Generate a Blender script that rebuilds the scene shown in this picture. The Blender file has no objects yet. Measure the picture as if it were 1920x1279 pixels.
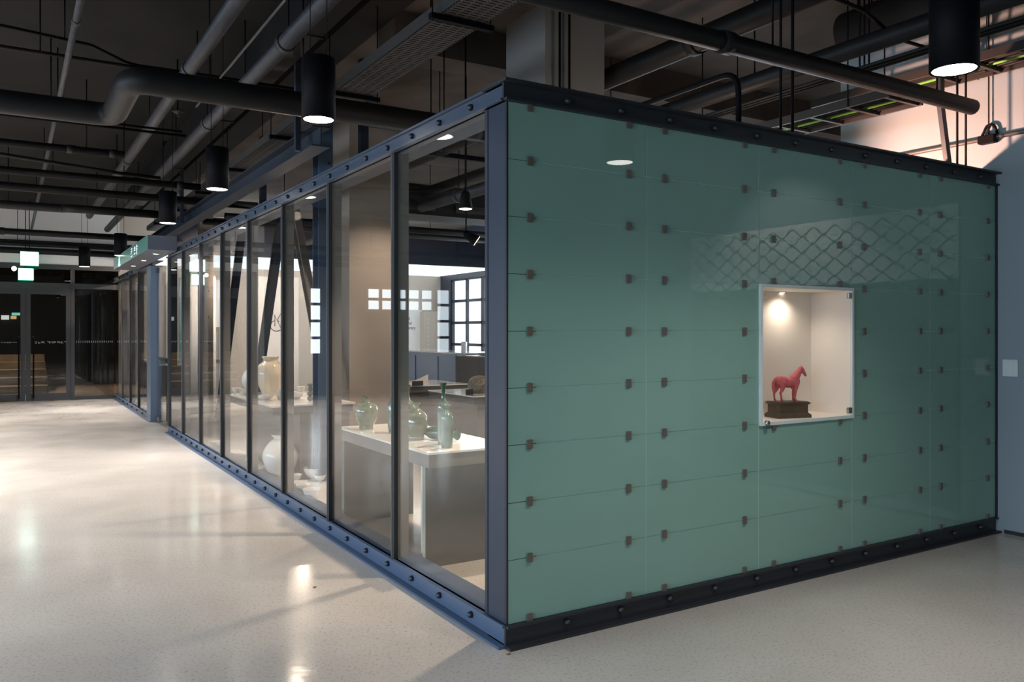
import bpy, bmesh, math, random
from mathutils import Vector, Matrix
random.seed(7)
PI = math.pi
# ---------------------------------------------------------------- camera
VL, VR, HZ = 18.0, 3430.0, 622.0
FPX = math.sqrt((960-VL)*(VR-960)); TH = math.atan((960-VL)/FPX)
FW = (math.sin(TH), math.cos(TH)); RT = (math.cos(TH), -math.sin(TH))
CH = 1.45
CD = CH*FPX/594.0
CX = -CD*FW[0]-(951-960)/FPX*CD*RT[0]; CY = -CD*FW[1]-(951-960)/FPX*CD*RT[1]
sc = bpy.context.scene
cam = bpy.data.cameras.new('camera'); co = bpy.data.objects.new('camera', cam)
sc.collection.objects.link(co); sc.camera = co
co.location = (CX, CY, CH); co.rotation_euler = (PI/2, 0, -TH)
cam.sensor_width = 36; cam.lens = FPX/1920*36; cam.shift_y = -17.5/1920
cam.clip_start = .05; cam.clip_end = 200
# ---------------------------------------------------------------- world and exposure
w = bpy.data.worlds.new('world'); sc.world = w; w.use_nodes = True
w.node_tree.nodes['Background'].inputs[0].default_value = (.55, .62, .72, 1)
w.node_tree.nodes['Background'].inputs[1].default_value = .012
sc.view_settings.view_transform = 'Standard'; sc.view_settings.look = 'None'
sc.view_settings.exposure = 0.0; sc.view_settings.gamma = 1.0
try: sc.view_settings.use_curve_mapping = False
except Exception: pass
COL = sc.collection
def area(name, loc, rot, sx, sy, power, color, spread=180):
    l = bpy.data.lights.new(name, 'AREA'); l.shape = 'RECTANGLE'; l.size = sx; l.size_y = sy
    l.energy = power; l.color = color; l.spread = math.radians(spread)
    o = bpy.data.objects.new(name, l); COL.objects.link(o); o.location = loc; o.rotation_euler = rot
    return o
def spot(name, loc, target, power, color, size=60, blend=.6, r=.05):
    l = bpy.data.lights.new(name, 'SPOT'); l.energy = power; l.color = color
    l.spot_size = math.radians(size); l.spot_blend = blend; l.shadow_soft_size = r
    o = bpy.data.objects.new(name, l); COL.objects.link(o); o.location = loc
    d = Vector(target)-Vector(loc); o.rotation_euler = d.to_track_quat('-Z', 'Y').to_euler()
    return o
# daylight: through the grid windows of the shop's outer side (x = 7.9), of the lobby's end wall and of the lobby's left side
area('daylight_shop', (7.7, 8.5, 1.8), (0, PI/2-.35, 0), 1.3, 12, 260, (.80, .90, 1), 130)
area('daylight_lobby_left', (-8.2, 1.5, 1.7), (0, -PI/2+.45, 0), 1.5, 14, 560, (.62, .80, 1), 120)
WARM = (1, .80, .62); NEUT = (1, .94, .90)

# ---------------------------------------------------------------- materials
def mat(name, col, rough=.5, metal=0, spec=.5, bump=0, bscale=60, var=0, vscale=3, coat=0, emit=None, es=0):
    m = bpy.data.materials.new(name); m.use_nodes = True
    nt = m.node_tree; b = nt.nodes['Principled BSDF']
    b.inputs['Base Color'].default_value = (*col, 1); b.inputs['Roughness'].default_value = rough
    b.inputs['Metallic'].default_value = metal; b.inputs['Specular IOR Level'].default_value = spec
    b.inputs['Coat Weight'].default_value = coat
    if emit: b.inputs['Emission Color'].default_value = (*emit, 1); b.inputs['Emission Strength'].default_value = es
    if var or bump:
        tc = nt.nodes.new('ShaderNodeTexCoord')
    if var:
        n = nt.nodes.new('ShaderNodeTexNoise'); n.inputs['Scale'].default_value = vscale; n.inputs['Detail'].default_value = 6
        nt.links.new(tc.outputs['Object'], n.inputs['Vector'])
        r = nt.nodes.new('ShaderNodeMapRange'); r.inputs[1].default_value = .3; r.inputs[2].default_value = .7
        r.inputs[3].default_value = 1-var; r.inputs[4].default_value = 1+var
        nt.links.new(n.outputs[0], r.inputs[0])
        mx = nt.nodes.new('ShaderNodeMix'); mx.data_type = 'RGBA'; mx.blend_type = 'MULTIPLY'; mx.inputs[0].default_value = 1
        mx.inputs[6].default_value = (*col, 1); nt.links.new(r.outputs[0], mx.inputs[7])
        nt.links.new(mx.outputs[2], b.inputs['Base Color'])
    if bump:
        n2 = nt.nodes.new('ShaderNodeTexNoise'); n2.inputs['Scale'].default_value = bscale; n2.inputs['Detail'].default_value = 4
        nt.links.new(tc.outputs['Object'], n2.inputs['Vector'])
        bp = nt.nodes.new('ShaderNodeBump'); bp.inputs['Strength'].default_value = bump; bp.inputs['Distance'].default_value = .01
        nt.links.new(n2.outputs[0], bp.inputs['Height']); nt.links.new(bp.outputs[0], b.inputs['Normal'])
    return m
def emis(name, col, s):
    m = bpy.data.materials.new(name); m.use_nodes = True; nt = m.node_tree
    for n in list(nt.nodes): nt.nodes.remove(n)
    e = nt.nodes.new('ShaderNodeEmission'); e.inputs[0].default_value = (*col, 1); e.inputs[1].default_value = s
    o = nt.nodes.new('ShaderNodeOutputMaterial'); nt.links.new(e.outputs[0], o.inputs[0]); return m
def glass(name, tint=(1, 1, 1), f0=.045, gain=1.0, rough=0.0):
    m = bpy.data.materials.new(name); m.use_nodes = True; nt = m.node_tree
    for n in list(nt.nodes): nt.nodes.remove(n)
    o = nt.nodes.new('ShaderNodeOutputMaterial'); mx = nt.nodes.new('ShaderNodeMixShader')
    t = nt.nodes.new('ShaderNodeBsdfTransparent'); t.inputs[0].default_value = (*tint, 1)
    g = nt.nodes.new('ShaderNodeBsdfGlossy'); g.inputs['Roughness'].default_value = rough
    lw = nt.nodes.new('ShaderNodeLayerWeight'); lw.inputs[0].default_value = .5
    p = nt.nodes.new('ShaderNodeMath'); p.operation = 'POWER'; p.inputs[1].default_value = 5
    nt.links.new(lw.outputs['Facing'], p.inputs[0])
    a = nt.nodes.new('ShaderNodeMath'); a.operation = 'MULTIPLY_ADD'; a.use_clamp = True
    a.inputs[1].default_value = (1-f0)*gain; a.inputs[2].default_value = f0*gain
    nt.links.new(p.outputs[0], a.inputs[0]); nt.links.new(a.outputs[0], mx.inputs[0])
    nt.links.new(t.outputs[0], mx.inputs[1]); nt.links.new(g.outputs[0], mx.inputs[2])
    nt.links.new(mx.outputs[0], o.inputs[0]); return m

def floor_mat():
    m = bpy.data.materials.new('polished_concrete'); m.use_nodes = True; nt = m.node_tree; b = nt.nodes['Principled BSDF']
    tc = nt.nodes.new('ShaderNodeTexCoord'); mp = nt.nodes.new('ShaderNodeMapping'); nt.links.new(tc.outputs['Object'], mp.inputs[0])
    mp.inputs['Rotation'].default_value = (0, 0, .5); mp.inputs['Scale'].default_value = (1, 1, 1)
    n = nt.nodes.new('ShaderNodeTexNoise'); n.inputs['Scale'].default_value = .8; n.inputs['Detail'].default_value = 8; n.inputs['Distortion'].default_value = .2
    nt.links.new(mp.outputs[0], n.inputs['Vector'])
    cr = nt.nodes.new('ShaderNodeValToRGB'); cr.color_ramp.interpolation = 'EASE'
    cr.color_ramp.elements[0].position = .3; cr.color_ramp.elements[0].color = (.455, .415, .37, 1)
    cr.color_ramp.elements[1].position = .72; cr.color_ramp.elements[1].color = (.545, .50, .45, 1)
    nt.links.new(n.outputs[0], cr.inputs[0])
    n2 = nt.nodes.new('ShaderNodeTexNoise'); n2.inputs['Scale'].default_value = 70; n2.inputs['Detail'].default_value = 2
    nt.links.new(mp.outputs[0], n2.inputs['Vector'])
    r2 = nt.nodes.new('ShaderNodeMapRange'); r2.inputs[1].default_value = .33; r2.inputs[2].default_value = .45; r2.inputs[3].default_value = .72; r2.inputs[4].default_value = 1
    nt.links.new(n2.outputs[0], r2.inputs[0])
    mx = nt.nodes.new('ShaderNodeMix'); mx.data_type = 'RGBA'; mx.blend_type = 'MULTIPLY'; mx.inputs[0].default_value = .8
    nt.links.new(cr.outputs[0], mx.inputs[6]); nt.links.new(r2.outputs[0], mx.inputs[7]); nt.links.new(mx.outputs[2], b.inputs['Base Color'])
    n3 = nt.nodes.new('ShaderNodeTexNoise'); n3.inputs['Scale'].default_value = 1.6; n3.inputs['Detail'].default_value = 5
    nt.links.new(mp.outputs[0], n3.inputs['Vector'])
    r3 = nt.nodes.new('ShaderNodeMapRange'); r3.inputs[1].default_value = .3; r3.inputs[2].default_value = .7; r3.inputs[3].default_value = .11; r3.inputs[4].default_value = .20
    nt.links.new(n3.outputs[0], r3.inputs[0]); nt.links.new(r3.outputs[0], b.inputs['Roughness'])
    n4 = nt.nodes.new('ShaderNodeTexNoise'); n4.inputs['Scale'].default_value = 7; n4.inputs['Detail'].default_value = 3
    nt.links.new(mp.outputs[0], n4.inputs['Vector'])
    bp = nt.nodes.new('ShaderNodeBump'); bp.inputs['Strength'].default_value = .05; bp.inputs['Distance'].default_value = .02
    nt.links.new(n4.outputs[0], bp.inputs['Height']); nt.links.new(bp.outputs[0], b.inputs['Normal'])
    b.inputs['Specular IOR Level'].default_value = .5
    return m
M = {}
M['floor'] = floor_mat()
M['slab'] = mat('dark_painted_slab', (.0105, .0095, .0082), .9, spec=.15, bump=.3, bscale=3, var=.3, vscale=1.2)
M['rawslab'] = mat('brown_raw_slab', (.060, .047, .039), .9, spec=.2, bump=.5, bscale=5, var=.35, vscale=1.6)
M['greycol'] = mat('cool_grey_column_paint', (.125, .13, .13), .8, bump=.15, bscale=8)
M['steel'] = mat('blue_grey_painted_steel', (.060, .092, .150), .38, bump=.04, bscale=120)
M['steel_shaded'] = mat('blue_grey_steel_shaded', (.042, .058, .088), .38)  # same steel paint, with the top rail's weaker light put into the colour
M['steel_dark'] = mat('dark_painted_steel', (.020, .023, .028), .45)
M['post'] = mat('blue_grey_post', (.017, .026, .046), .4)
M['alu'] = mat('pale_metal_edge', (.13, .155, .19), .35, metal=.3)
M['fin'] = mat('satin_grey_aluminium', (.22, .20, .185), .45)
M['gasket'] = mat('black_gasket', (.008, .009, .012), .5)
M['green'] = mat('frosted_green_glass', (.215, .375, .315), .012, spec=.5, var=.04, vscale=.8)
M['joint'] = mat('pale_glass_edge', (.42, .62, .56), .3)
M['clip'] = mat('bronze_clip', (.15, .13, .112), .45, metal=.3)
M['glass'] = glass('clear_glass', (.96, .97, .97))
M['doorglass'] = glass('dark_tinted_glass', (.70, .74, .72), .05, 1.2)
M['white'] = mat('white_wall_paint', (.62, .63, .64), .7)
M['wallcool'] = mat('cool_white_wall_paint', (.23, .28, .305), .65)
M['niche'] = mat('niche_white', (.88, .82, .75), .6)
M['frame_white'] = mat('white_frame', (.62, .68, .66), .4)
M['pipe'] = mat('black_painted_pipe', (.011, .0105, .0105), .5, spec=.15, var=.2, vscale=4)
M['wrap'] = mat('wrapped_grey_pipe', (.026, .025, .029), .5, spec=.3, bump=.5, bscale=25, var=.2, vscale=8)
M['galv'] = mat('grey_conduit', (.09, .085, .08), .45, metal=.3)
M['tray'] = mat('grey_cable_tray', (.030, .028, .027), .55, spec=.25)
M['black'] = mat('matt_black', (.003, .003, .004), .6, spec=.08)
M['beamsteel'] = mat('dark_slate_painted_steel', (.022, .028, .040), .75, spec=.15)
M['lampdisc'] = emis('lamp_diffuser', (1, .97, .92), 14)
M['spotdisc'] = emis('spot_diffuser', (1, .84, .66), 9)
M['smallspot'] = emis('small_downlight', (1, .85, .68), 6)
M['exitgreen'] = emis('exit_sign_green', (.02, .55, .30), 1.2)
M['exit'] = emis('exit_sign_face', (.72, 1, .88), 4)
M['sky'] = emis('bright_window_daylight', (.90, .96, 1), 2.2)
M['endsky'] = emis('end_window_daylight', (.80, .92, 1), 4.5)
M['lobbysky'] = emis('lobby_window_daylight', (.70, .86, 1), 2.6)
M['column'] = mat('painted_concrete_column', (.215, .18, .15), .75, bump=.15, bscale=8, var=.08, vscale=2)
M['beige'] = mat('beige_wall_paint', (.42, .37, .32), .7)
M['brown'] = mat('taupe_panel', (.16, .14, .125), .25)
M['top'] = mat('cream_glossy_top', (.74, .70, .64), .12, coat=.3)
M['taupe'] = mat('dark_taupe_acrylic', (.085, .078, .074), .16)
M['bluec'] = mat('blue_grey_lacquer', (.17, .24, .34), .2)
M['cel'] = mat('celadon_glaze', (.115, .155, .085), .10, var=.35, vscale=9, coat=.5)
M['celg'] = mat('deep_green_celadon', (.032, .09, .048), .10, var=.4, vscale=11, coat=.5)
M['celfoot'] = mat('pale_unglazed_foot', (.42, .42, .34), .4)
M['porc'] = mat('white_porcelain', (.74, .69, .62), .16, coat=.3, var=.04, vscale=5)
M['buff'] = mat('buff_porcelain', (.60, .50, .37), .14, coat=.4, var=.12, vscale=4)
M['stone'] = mat('brown_stone', (.20, .155, .115), .6, var=.5, vscale=30)
M['pebble'] = mat('grey_pebble', (.22, .20, .18), .5, var=.3, vscale=10)
M['horse'] = mat('matt_pink_paint', (.62, .125, .135), .55, bump=.15, bscale=60)
M['bronze'] = mat('dark_brown_wood', (.095, .062, .034), .45, var=.25, vscale=14)
M['chrome'] = mat('chrome', (.55, .55, .55), .18, metal=1)
M['ink'] = mat('black_lettering', (.015, .015, .018), .6)
M['letter'] = emis('lit_white_letters', (.85, .95, 1), 1.0)
M['greencable'] = mat('green_cable', (.10, .30, .04), .5)
M['doorframe'] = mat('charcoal_door_frame', (.036, .038, .043), .4)
M['darkroom'] = mat('dark_exterior', (.020, .020, .018), .8)
M['ochre'] = mat('brown_outdoor_paving', (.11, .075, .05), .6, var=.4, vscale=3)
M['frost'] = mat('white_dot_film', (.5, .5, .48), .6)
M['teal'] = mat('teal_door_paint', (.07, .20, .23), .35)
M['curtain'] = mat('dark_green_curtain', (.055, .058, .045), .8)
M['switch'] = mat('switch_plastic', (.62, .64, .63), .3)
M['redmark'] = mat('red_label', (.5, .05, .05), .5)
M['leaf'] = mat('dry_brown_leaf', (.25, .13, .05), .8)

# ---------------------------------------------------------------- mesh helpers
class MB:
    def __init__(s): s.bm = bmesh.new()
    def box(s, x0, x1, y0, y1, z0, z1, rz=0, c=None):
        vs = [s.bm.verts.new((x, y, z)) for z in (z0, z1) for (x, y) in ((x0, y0), (x1, y0), (x1, y1), (x0, y1))]
        for f in ((0, 3, 2, 1), (4, 5, 6, 7), (0, 1, 5, 4), (1, 2, 6, 5), (2, 3, 7, 6), (3, 0, 4, 7)): s.bm.faces.new([vs[i] for i in f])
        if rz:
            cc = Vector(c) if c else Vector(((x0+x1)/2, (y0+y1)/2, 0))
            bmesh.ops.rotate(s.bm, cent=cc, matrix=Matrix.Rotation(rz, 3, 'Z'), verts=vs)
        return s
    def tube(s, pts, r, n=12, cap=True, rad=0, flat=None):
        P = [Vector(p) for p in pts]
        if rad and len(P) > 2:
            Q = [P[0]]
            for i in range(1, len(P)-1):
                a, b, c = P[i-1], P[i], P[i+1]
                d1 = (a-b); d2 = (c-b); k = min(rad, d1.length*.45, d2.length*.45)
                p1 = b+d1.normalized()*k; p2 = b+d2.normalized()*k
                for j in range(7):
                    t = j/6; Q.append(p1*(1-t)**2+b*2*t*(1-t)+p2*t*t)
            Q.append(P[-1]); P = Q
        rr = r if isinstance(r, (list, tuple)) else [r]*len(P)
        up = Vector((0, 0, 1)); rings = []
        t0 = (P[1]-P[0]).normalized()
        if abs(t0.dot(up)) > .95: up = Vector((1, 0, 0))
        nrm = (up-t0*up.dot(t0)).normalized()
        for i, p in enumerate(P):
            if i == 0: t = t0
            elif i == len(P)-1: t = (P[i]-P[i-1]).normalized()
            else: t = ((P[i]-P[i-1]).normalized()+(P[i+1]-P[i]).normalized()).normalized()
            nrm = (nrm-t*nrm.dot(t)).normalized(); bn = t.cross(nrm)
            rings.append([s.bm.verts.new(p+(nrm*math.cos(2*PI*k/n)+bn*math.sin(2*PI*k/n))*rr[i]) for k in range(n)])
        for a, b in zip(rings, rings[1:]):
            for k in range(n):
                f = s.bm.faces.new((a[k], a[(k+1) % n], b[(k+1) % n], b[k])); f.smooth = True
        if cap:
            s.bm.faces.new(rings[0][::-1]); s.bm.faces.new(rings[-1])
        return s
    def lathe(s, prof, c=(0, 0, 0), n=28, axis='Z', capb=True, captop=False):
        rings = []
        for r, z in prof:
            ring = []
            for k in range(n):
                a = 2*PI*k/n; v = Vector((r*math.cos(a), r*math.sin(a), z))
                if axis == 'X': v = Vector((v.z, v.y, v.x))
                if axis == 'Y': v = Vector((v.x, v.z, v.y))
                ring.append(s.bm.verts.new(v+Vector(c)))
            rings.append(ring)
        for a, b in zip(rings, rings[1:]):
            for k in range(n):
                f = s.bm.faces.new((a[k], a[(k+1) % n], b[(k+1) % n], b[k])); f.smooth = True
        if capb: s.bm.faces.new(rings[0][::-1])
        if captop: s.bm.faces.new(rings[-1])
        return s
    def prism(s, poly, d, axis='y', o=0):
        """poly in (a,z) extruded along axis from o to o+d"""
        def P(a, z, k):
            return {'y': (a, k, z), 'x': (k, a, z), 'z': (a, z, k)}[axis]
        A = [s.bm.verts.new(P(a, z, o)) for a, z in poly]; B = [s.bm.verts.new(P(a, z, o+d)) for a, z in poly]
        s.bm.faces.new(A[::-1]); s.bm.faces.new(B); n = len(poly)
        for k in range(n): s.bm.faces.new((A[k], A[(k+1) % n], B[(k+1) % n], B[k]))
        return s
    def sphere(s, c, r, sc_=(1, 1, 1), n=12):
        res = bmesh.ops.create_uvsphere(s.bm, u_segments=n*2, v_segments=n, radius=r)
        for v in res['verts']: v.co = Vector((v.co.x*sc_[0]+c[0], v.co.y*sc_[1]+c[1], v.co.z*sc_[2]+c[2]))
        for f in s.bm.faces: f.smooth = True if len(f.verts) <= 4 and f.calc_area() < r*r else f.smooth
        return s
    def build(s, name, m, parent=None, bevel=0):
        if bevel: bmesh.ops.bevel(s.bm, geom=[e for e in s.bm.edges], offset=bevel, segments=2, affect='EDGES', clamp_overlap=True)
        bmesh.ops.recalc_face_normals(s.bm, faces=s.bm.faces)
        if parent is not None:
            root = parent; off = Vector((0, 0, 0))
            while root is not None: off += root.location; root = root.parent
            bmesh.ops.translate(s.bm, verts=s.bm.verts, vec=-off)
        me = bpy.data.meshes.new(name); s.bm.to_mesh(me); s.bm.free(); me.materials.append(m)
        o = bpy.data.objects.new(name, me); COL.objects.link(o)
        if parent is not None: o.parent = parent
        return o
def tag(o, label=None, cat=None, group=None, kind=None):
    if label: o['label'] = label
    if cat: o['category'] = cat
    if group: o['group'] = group
    if kind: o['kind'] = kind
    return o
def thing(name, loc, label, cat, group=None):
    o = bpy.data.objects.new(name, None); o.empty_display_size = .1; COL.objects.link(o); o.location = loc
    return tag(o, label, cat, group)
def dup(root, loc, label=None, group=None):
    r = root.copy(); COL.objects.link(r); r.location = loc
    if label: r['label'] = label
    if group: r['group'] = group
    for ch in list(root.children):
        c = ch.copy(); COL.objects.link(c); c.parent = r
        for g in ch.children:
            d = g.copy(); COL.objects.link(d); d.parent = c
    return r
def struct(name, mb, m): return tag(mb.build(name, m), kind='structure')
def at(u, v, z):
    """the point at height z that lies on the sight line of photo pixel (u, v)"""
    t = (CH-z)*FPX/(v-HZ); k = (u-960)/FPX
    return Vector((CX+t*(FW[0]+k*RT[0]), CY+t*(FW[1]+k*RT[1]), z))
def onx(u, x=0.0):
    k = (u-960)/FPX; rx = FW[0]+k*RT[0]; t = (x-CX)/rx
    return CY+t*(FW[1]+k*RT[1]), t
def ony(u, y=0.0):
    k = (u-960)/FPX; ry = FW[1]+k*RT[1]; t = (y-CY)/ry
    return CX+t*(FW[0]+k*RT[0]), t
def zat(v, t): return CH-(v-HZ)*t/FPX

SLAB = 4.1; YB = 16.4; XR = 4.16; XS = 7.9; XL = -8.4; YN = -8.6
# ================================================================ the setting
struct('floor', MB().box(XL-.2, XS+.2, YN-.2, YB+.2, -.15, 0), M['floor'])
struct('ceiling', MB().box(XL-.2, .6, YN-.2, YB+4, SLAB, SLAB+.15), M['slab'])
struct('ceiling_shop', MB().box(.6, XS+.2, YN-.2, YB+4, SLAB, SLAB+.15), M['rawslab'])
struct('trim_6', MB().box(.45, .75, YN, YB, SLAB-.07, SLAB-.001), M['slab'])
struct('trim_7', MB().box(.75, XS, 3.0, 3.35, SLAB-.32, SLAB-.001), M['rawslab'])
# right white wall: faces the lobby (y<0) and carries on above the glass box to y=1.3
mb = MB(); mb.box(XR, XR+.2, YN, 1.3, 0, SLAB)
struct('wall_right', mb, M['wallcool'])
struct('wall_shop_right', MB().box(XR+.2, XS+.2, 1.1, 1.3, 0, SLAB), M['beige'])
struct('baseboard_right', MB().box(XR-.012, XR-.001, YN, -.06, 0, .025), M['steel_dark'])
struct('wall_front', MB().box(XL, XR, YN-.2, YN, 0, SLAB), M['brown'])
# shop outer wall with grid windows (x = 7.9)
WIN_Z0, WIN_Z1 = .56, 2.80
mb = MB(); mb.box(XS, XS+.2, 1.3, YB, 0, WIN_Z0).box(XS, XS+.2, 1.3, YB, WIN_Z1, SLAB)
edges = [1.3, 2.2, 6.0, 6.4, 10.2, 10.6, 14.55, YB]
for a, b in ((1.3, 2.2), (6.0, 6.4), (10.4, 11.0), (15.8, YB)): mb.box(XS, XS+.2, a, b, WIN_Z0, WIN_Z1)
struct('wall_shop_outer', mb, M['post'])
def grid_window(n, x, y0, y1, z0, z1, nx, nz, axis, pane, bar):
    r = bpy.data.objects.new('window_%d' % n, None); COL.objects.link(r); tag(r, kind='structure'); r.location = (x, y0, z0) if axis == 'y' else (y0, x, z0)
    g = MB(); w = .035
    def bx(a0, a1, c0, c1, d0, d1):
        if axis == 'y': g.box(x+d0, x+d1, a0, a1, c0, c1)
        else: g.box(a0, a1, x+d0, x+d1, c0, c1)
    for i in range(nx+1):
        a = y0+(y1-y0)*i/nx; bx(a-w, a+w, z0, z1, .02, .09)
    for i in range(nz+1):
        c = z0+(z1-z0)*i/nz; bx(y0, y1, c-w, c+w, .02, .09)
    g.build('window_frame', bar, r)
    g = MB(); bx(y0, y1, z0, z1, .12, .13); g.build('pane', pane, r)
ng = 1
for a, b in ((2.2, 6.0), (6.4, 10.4), (11.0, 15.8)):
    grid_window(ng, XS, a, b, WIN_Z0, WIN_Z1, 6, 4, 'y', M['sky'], M['post']); ng += 1
# end wall: lobby doors (x -3..0), shop part (x 0..7.1) and grid windows left of the doors
DZ1 = 2.86
mb = MB(); mb.box(XL, -3.02, YB+.14, YB+.3, 0, SLAB).box(-3.2, -3.02, YB, YB+.2, 0, SLAB).box(-3.02, .1, YB, YB+.2, DZ1, SLAB)
struct('wall_end_lobby', mb, M['white']); struct('trim_5', MB().box(XL, -3.22, YB+.131, YB+.138, 0, SLAB), M['brown'])

struct('wall_end_shop', MB().box(.1, XS, YB, YB+.2, 0, SLAB), M['beige'])
for a, b, c, d, nx, nz in ((-4.62, -4.30, .88, 2.55, 1, 4), (-7.68, -5.80, 1.99, 2.58, 5, 2), (-8.20, -7.76, .86, 2.60, 1, 4)):
    grid_window(ng, YB, a, b, c, d, nx, nz, 'x', M['endsky'], M['column']); ng += 1
# lobby left wall with daylight windows
mb = MB(); mb.box(XL-.2, XL, YN, YB, 0, .9).box(XL-.2, XL, YN, YB, 3.1, SLAB).box(XL-.2, XL, 9, YB, .9, 3.1)
struct('wall_left', mb, M['brown'])
grid_window(ng, XL-.15, YN, 9, .9, 3.1, 17, 3, 'y', M['lobbysky'], M['brown']); ng += 1
# white ceiling far in the shop, its strong light put in as glow
o = struct('ceiling_glow', MB().box(.6, XS-.05, 12.9, YB, 2.93, 2.99), M['sky'])
mb = MB(); mb.box(.55, XS, 12.80, 12.9, 2.90, 3.6)
struct('trim_1', mb, M['post'])
# outside the doors: dark night street
spot('added_paving_light', (-2.5, 20, 3.6), (-2, 18.5, 0), 1300, (1, .75, .55), 130)  # unseen outdoor spot added to light the paving
for u0, u1, v0, v1, c, lb in ((2, 17, 591, 599, (1, .98, .95), 'white lit shop sign across the dark street'), (22, 38, 586, 591, (.3, .9, .75), 'small teal lit sign across the dark street'), (20, 31, 592, 598, (1, .6, .3), 'small orange lit sign across the dark street')):
    ta_ = ony(u0, 22)[1]; tag(MB().box(ony(u0, 22)[0], ony(u1, 22)[0], 22.24, 22.299, zat(v1, ta_), zat(v0, ta_)).build('lit_sign', emis('sign', c, 1.2)), lb, 'sign')
struct('floor_outside', MB().box(-6.5, 2.5, YB+.2, YB+7, -.15, -.02), M['ochre'])
tO = thing('outdoor_steps', (-3.6, 20, 0), 'wide brown outdoor steps seen dimly through the lobby doors', 'steps')
for k in range(5): MB().box(-6.4, -1.15, 19+.6*k, 19.6+.6*k, -.02, .17*(k+1)).build('step', M['ochre'], tO, bevel=.01)
struct('wall_outside', MB().box(-6.5, 2.5, 22.3, 22.5, -.1, 4.2), M['darkroom'])

# lobby doors -----------------------------------------------------
def xat(u): return ony(u, YB)[0]
XD = [-3.0, xat(0)-.9, xat(40), xat(48), xat(57), xat(127), xat(135), xat(140), .0]
HT = 2.36   # door head
mb = MB()
mb.box(-3.02, .1, YB-.02, YB+.10, 2.76, DZ1)                     # head
mb.box(-3.02, .1, YB-.02, YB+.10, HT, HT+.11)                    # transom
mb.box(xat(133), xat(140), YB-.03, YB+.10, 0, DZ1)
mb.box(-3.02, -2.94, YB-.02, YB+.10, 0, DZ1)
mb.box(xat(140), .0, YB, YB+.08, 0, .07)
mb.box(-2.94, xat(48)-1.03, YB, YB+.06, 0, HT)
struct('trim_2', mb, M['doorframe'])
g = MB().box(-2.94, xat(133), YB+.03, YB+.04, HT+.11, 2.76).box(xat(140), .0, YB+.03, YB+.04, HT+.11, 2.76)
g.box(xat(140), .0, YB+.03, YB+.04, .07, HT); o = struct('window_9', g, M['doorglass'])
def door(n, x0, x1, hx):
    r = bpy.data.objects.new('door_%d' % n, None); COL.objects.link(r); tag(r, kind='structure'); r.location = (x0, YB, 0)
    f = MB(); w = .085
    f.box(x0, x0+w, YB-.01, YB+.05, .01, HT).box(x1-w, x1, YB-.01, YB+.05, .01, HT)
    f.box(x0+w, x1-w, YB-.01, YB+.05, .01, .16).box(x0+w, x1-w, YB-.01, YB+.05, HT-.13, HT)
    f.build('door_frame', M['doorframe'], r)
    MB().box(x0+w, x1-w, YB+.015, YB+.025, .16, HT-.13).build('glass_pane', M['doorglass'], r)
    h = MB().tube([(hx, YB-.01, 1.33), (hx, YB-.08, 1.33), (hx, YB-.08, .08), (hx, YB-.01, .08)], .016, 10, rad=.03)
    h.build('door_handle', M['black'], r)
    MB().box(hx-.05 if n == 1 else hx-.02, hx+.02 if n == 1 else hx+.05, YB-.03, YB-.012, HT+.02, HT+.035).build('door_closer', M['chrome'], r)
door(1, xat(48)-1.02, xat(48)-.004, xat(48)-.12)
door(2, xat(48)+.004, xat(133)-.004, xat(48)+.14)
# dotted safety strips and lettering on the door glass
def text(s, size, loc, rot, m, name, parent=None, ext=.001, sx=1, align='LEFT'):
    cu = bpy.data.curves.new(name, 'FONT'); cu.body = s; cu.size = size; cu.extrude = ext; cu.align_x = align; cu.resolution_u = 3
    tmp = bpy.data.objects.new(name, cu); COL.objects.link(tmp)
    dg = bpy.context.evaluated_depsgraph_get(); me = bpy.data.meshes.new_from_object(tmp.evaluated_get(dg)); bpy.data.objects.remove(tmp)
    me.transform(Matrix.Diagonal((sx, 1, 1, 1)))
    me.materials.clear(); me.materials.append(m)
    o = bpy.data.objects.new(name, me); COL.objects.link(o)
    off = Vector((0, 0, 0)); p = parent
    while p is not None: off += p.location; p = p.parent
    o.location = Vector(loc)-off; o.rotation_euler = rot; o.parent = parent
    return o
tS = thing('safety_strip', (xat(140), YB, 1.23), 'dashed pale safety strip across the dark glass beside the far doors', 'sign')
x = xat(140)+.03
while x < -.03: MB().box(x, x+.008, YB+.016, YB+.022, 1.215, 1.255).build('dash', M['frost'], tS); x += .036
def strokes(mb, segs, ox, oz, s, y, w=.004, plane='x'):
    for (a0, b0, a1, b1) in segs:
        dx, dz = (a1-a0)*s, (b1-b0)*s; L = math.hypot(dx, dz) or 1e-6; nx, nz = -dz/L*w, dx/L*w
        p = [(ox+a0*s+nx, oz+b0*s+nz), (ox+a0*s-nx, oz+b0*s-nz), (ox+a1*s-nx, oz+b1*s-nz), (ox+a1*s+nx, oz+b1*s+nz)]
        mb.prism(p, .003, 'y' if plane == 'x' else 'x', y)
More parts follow.
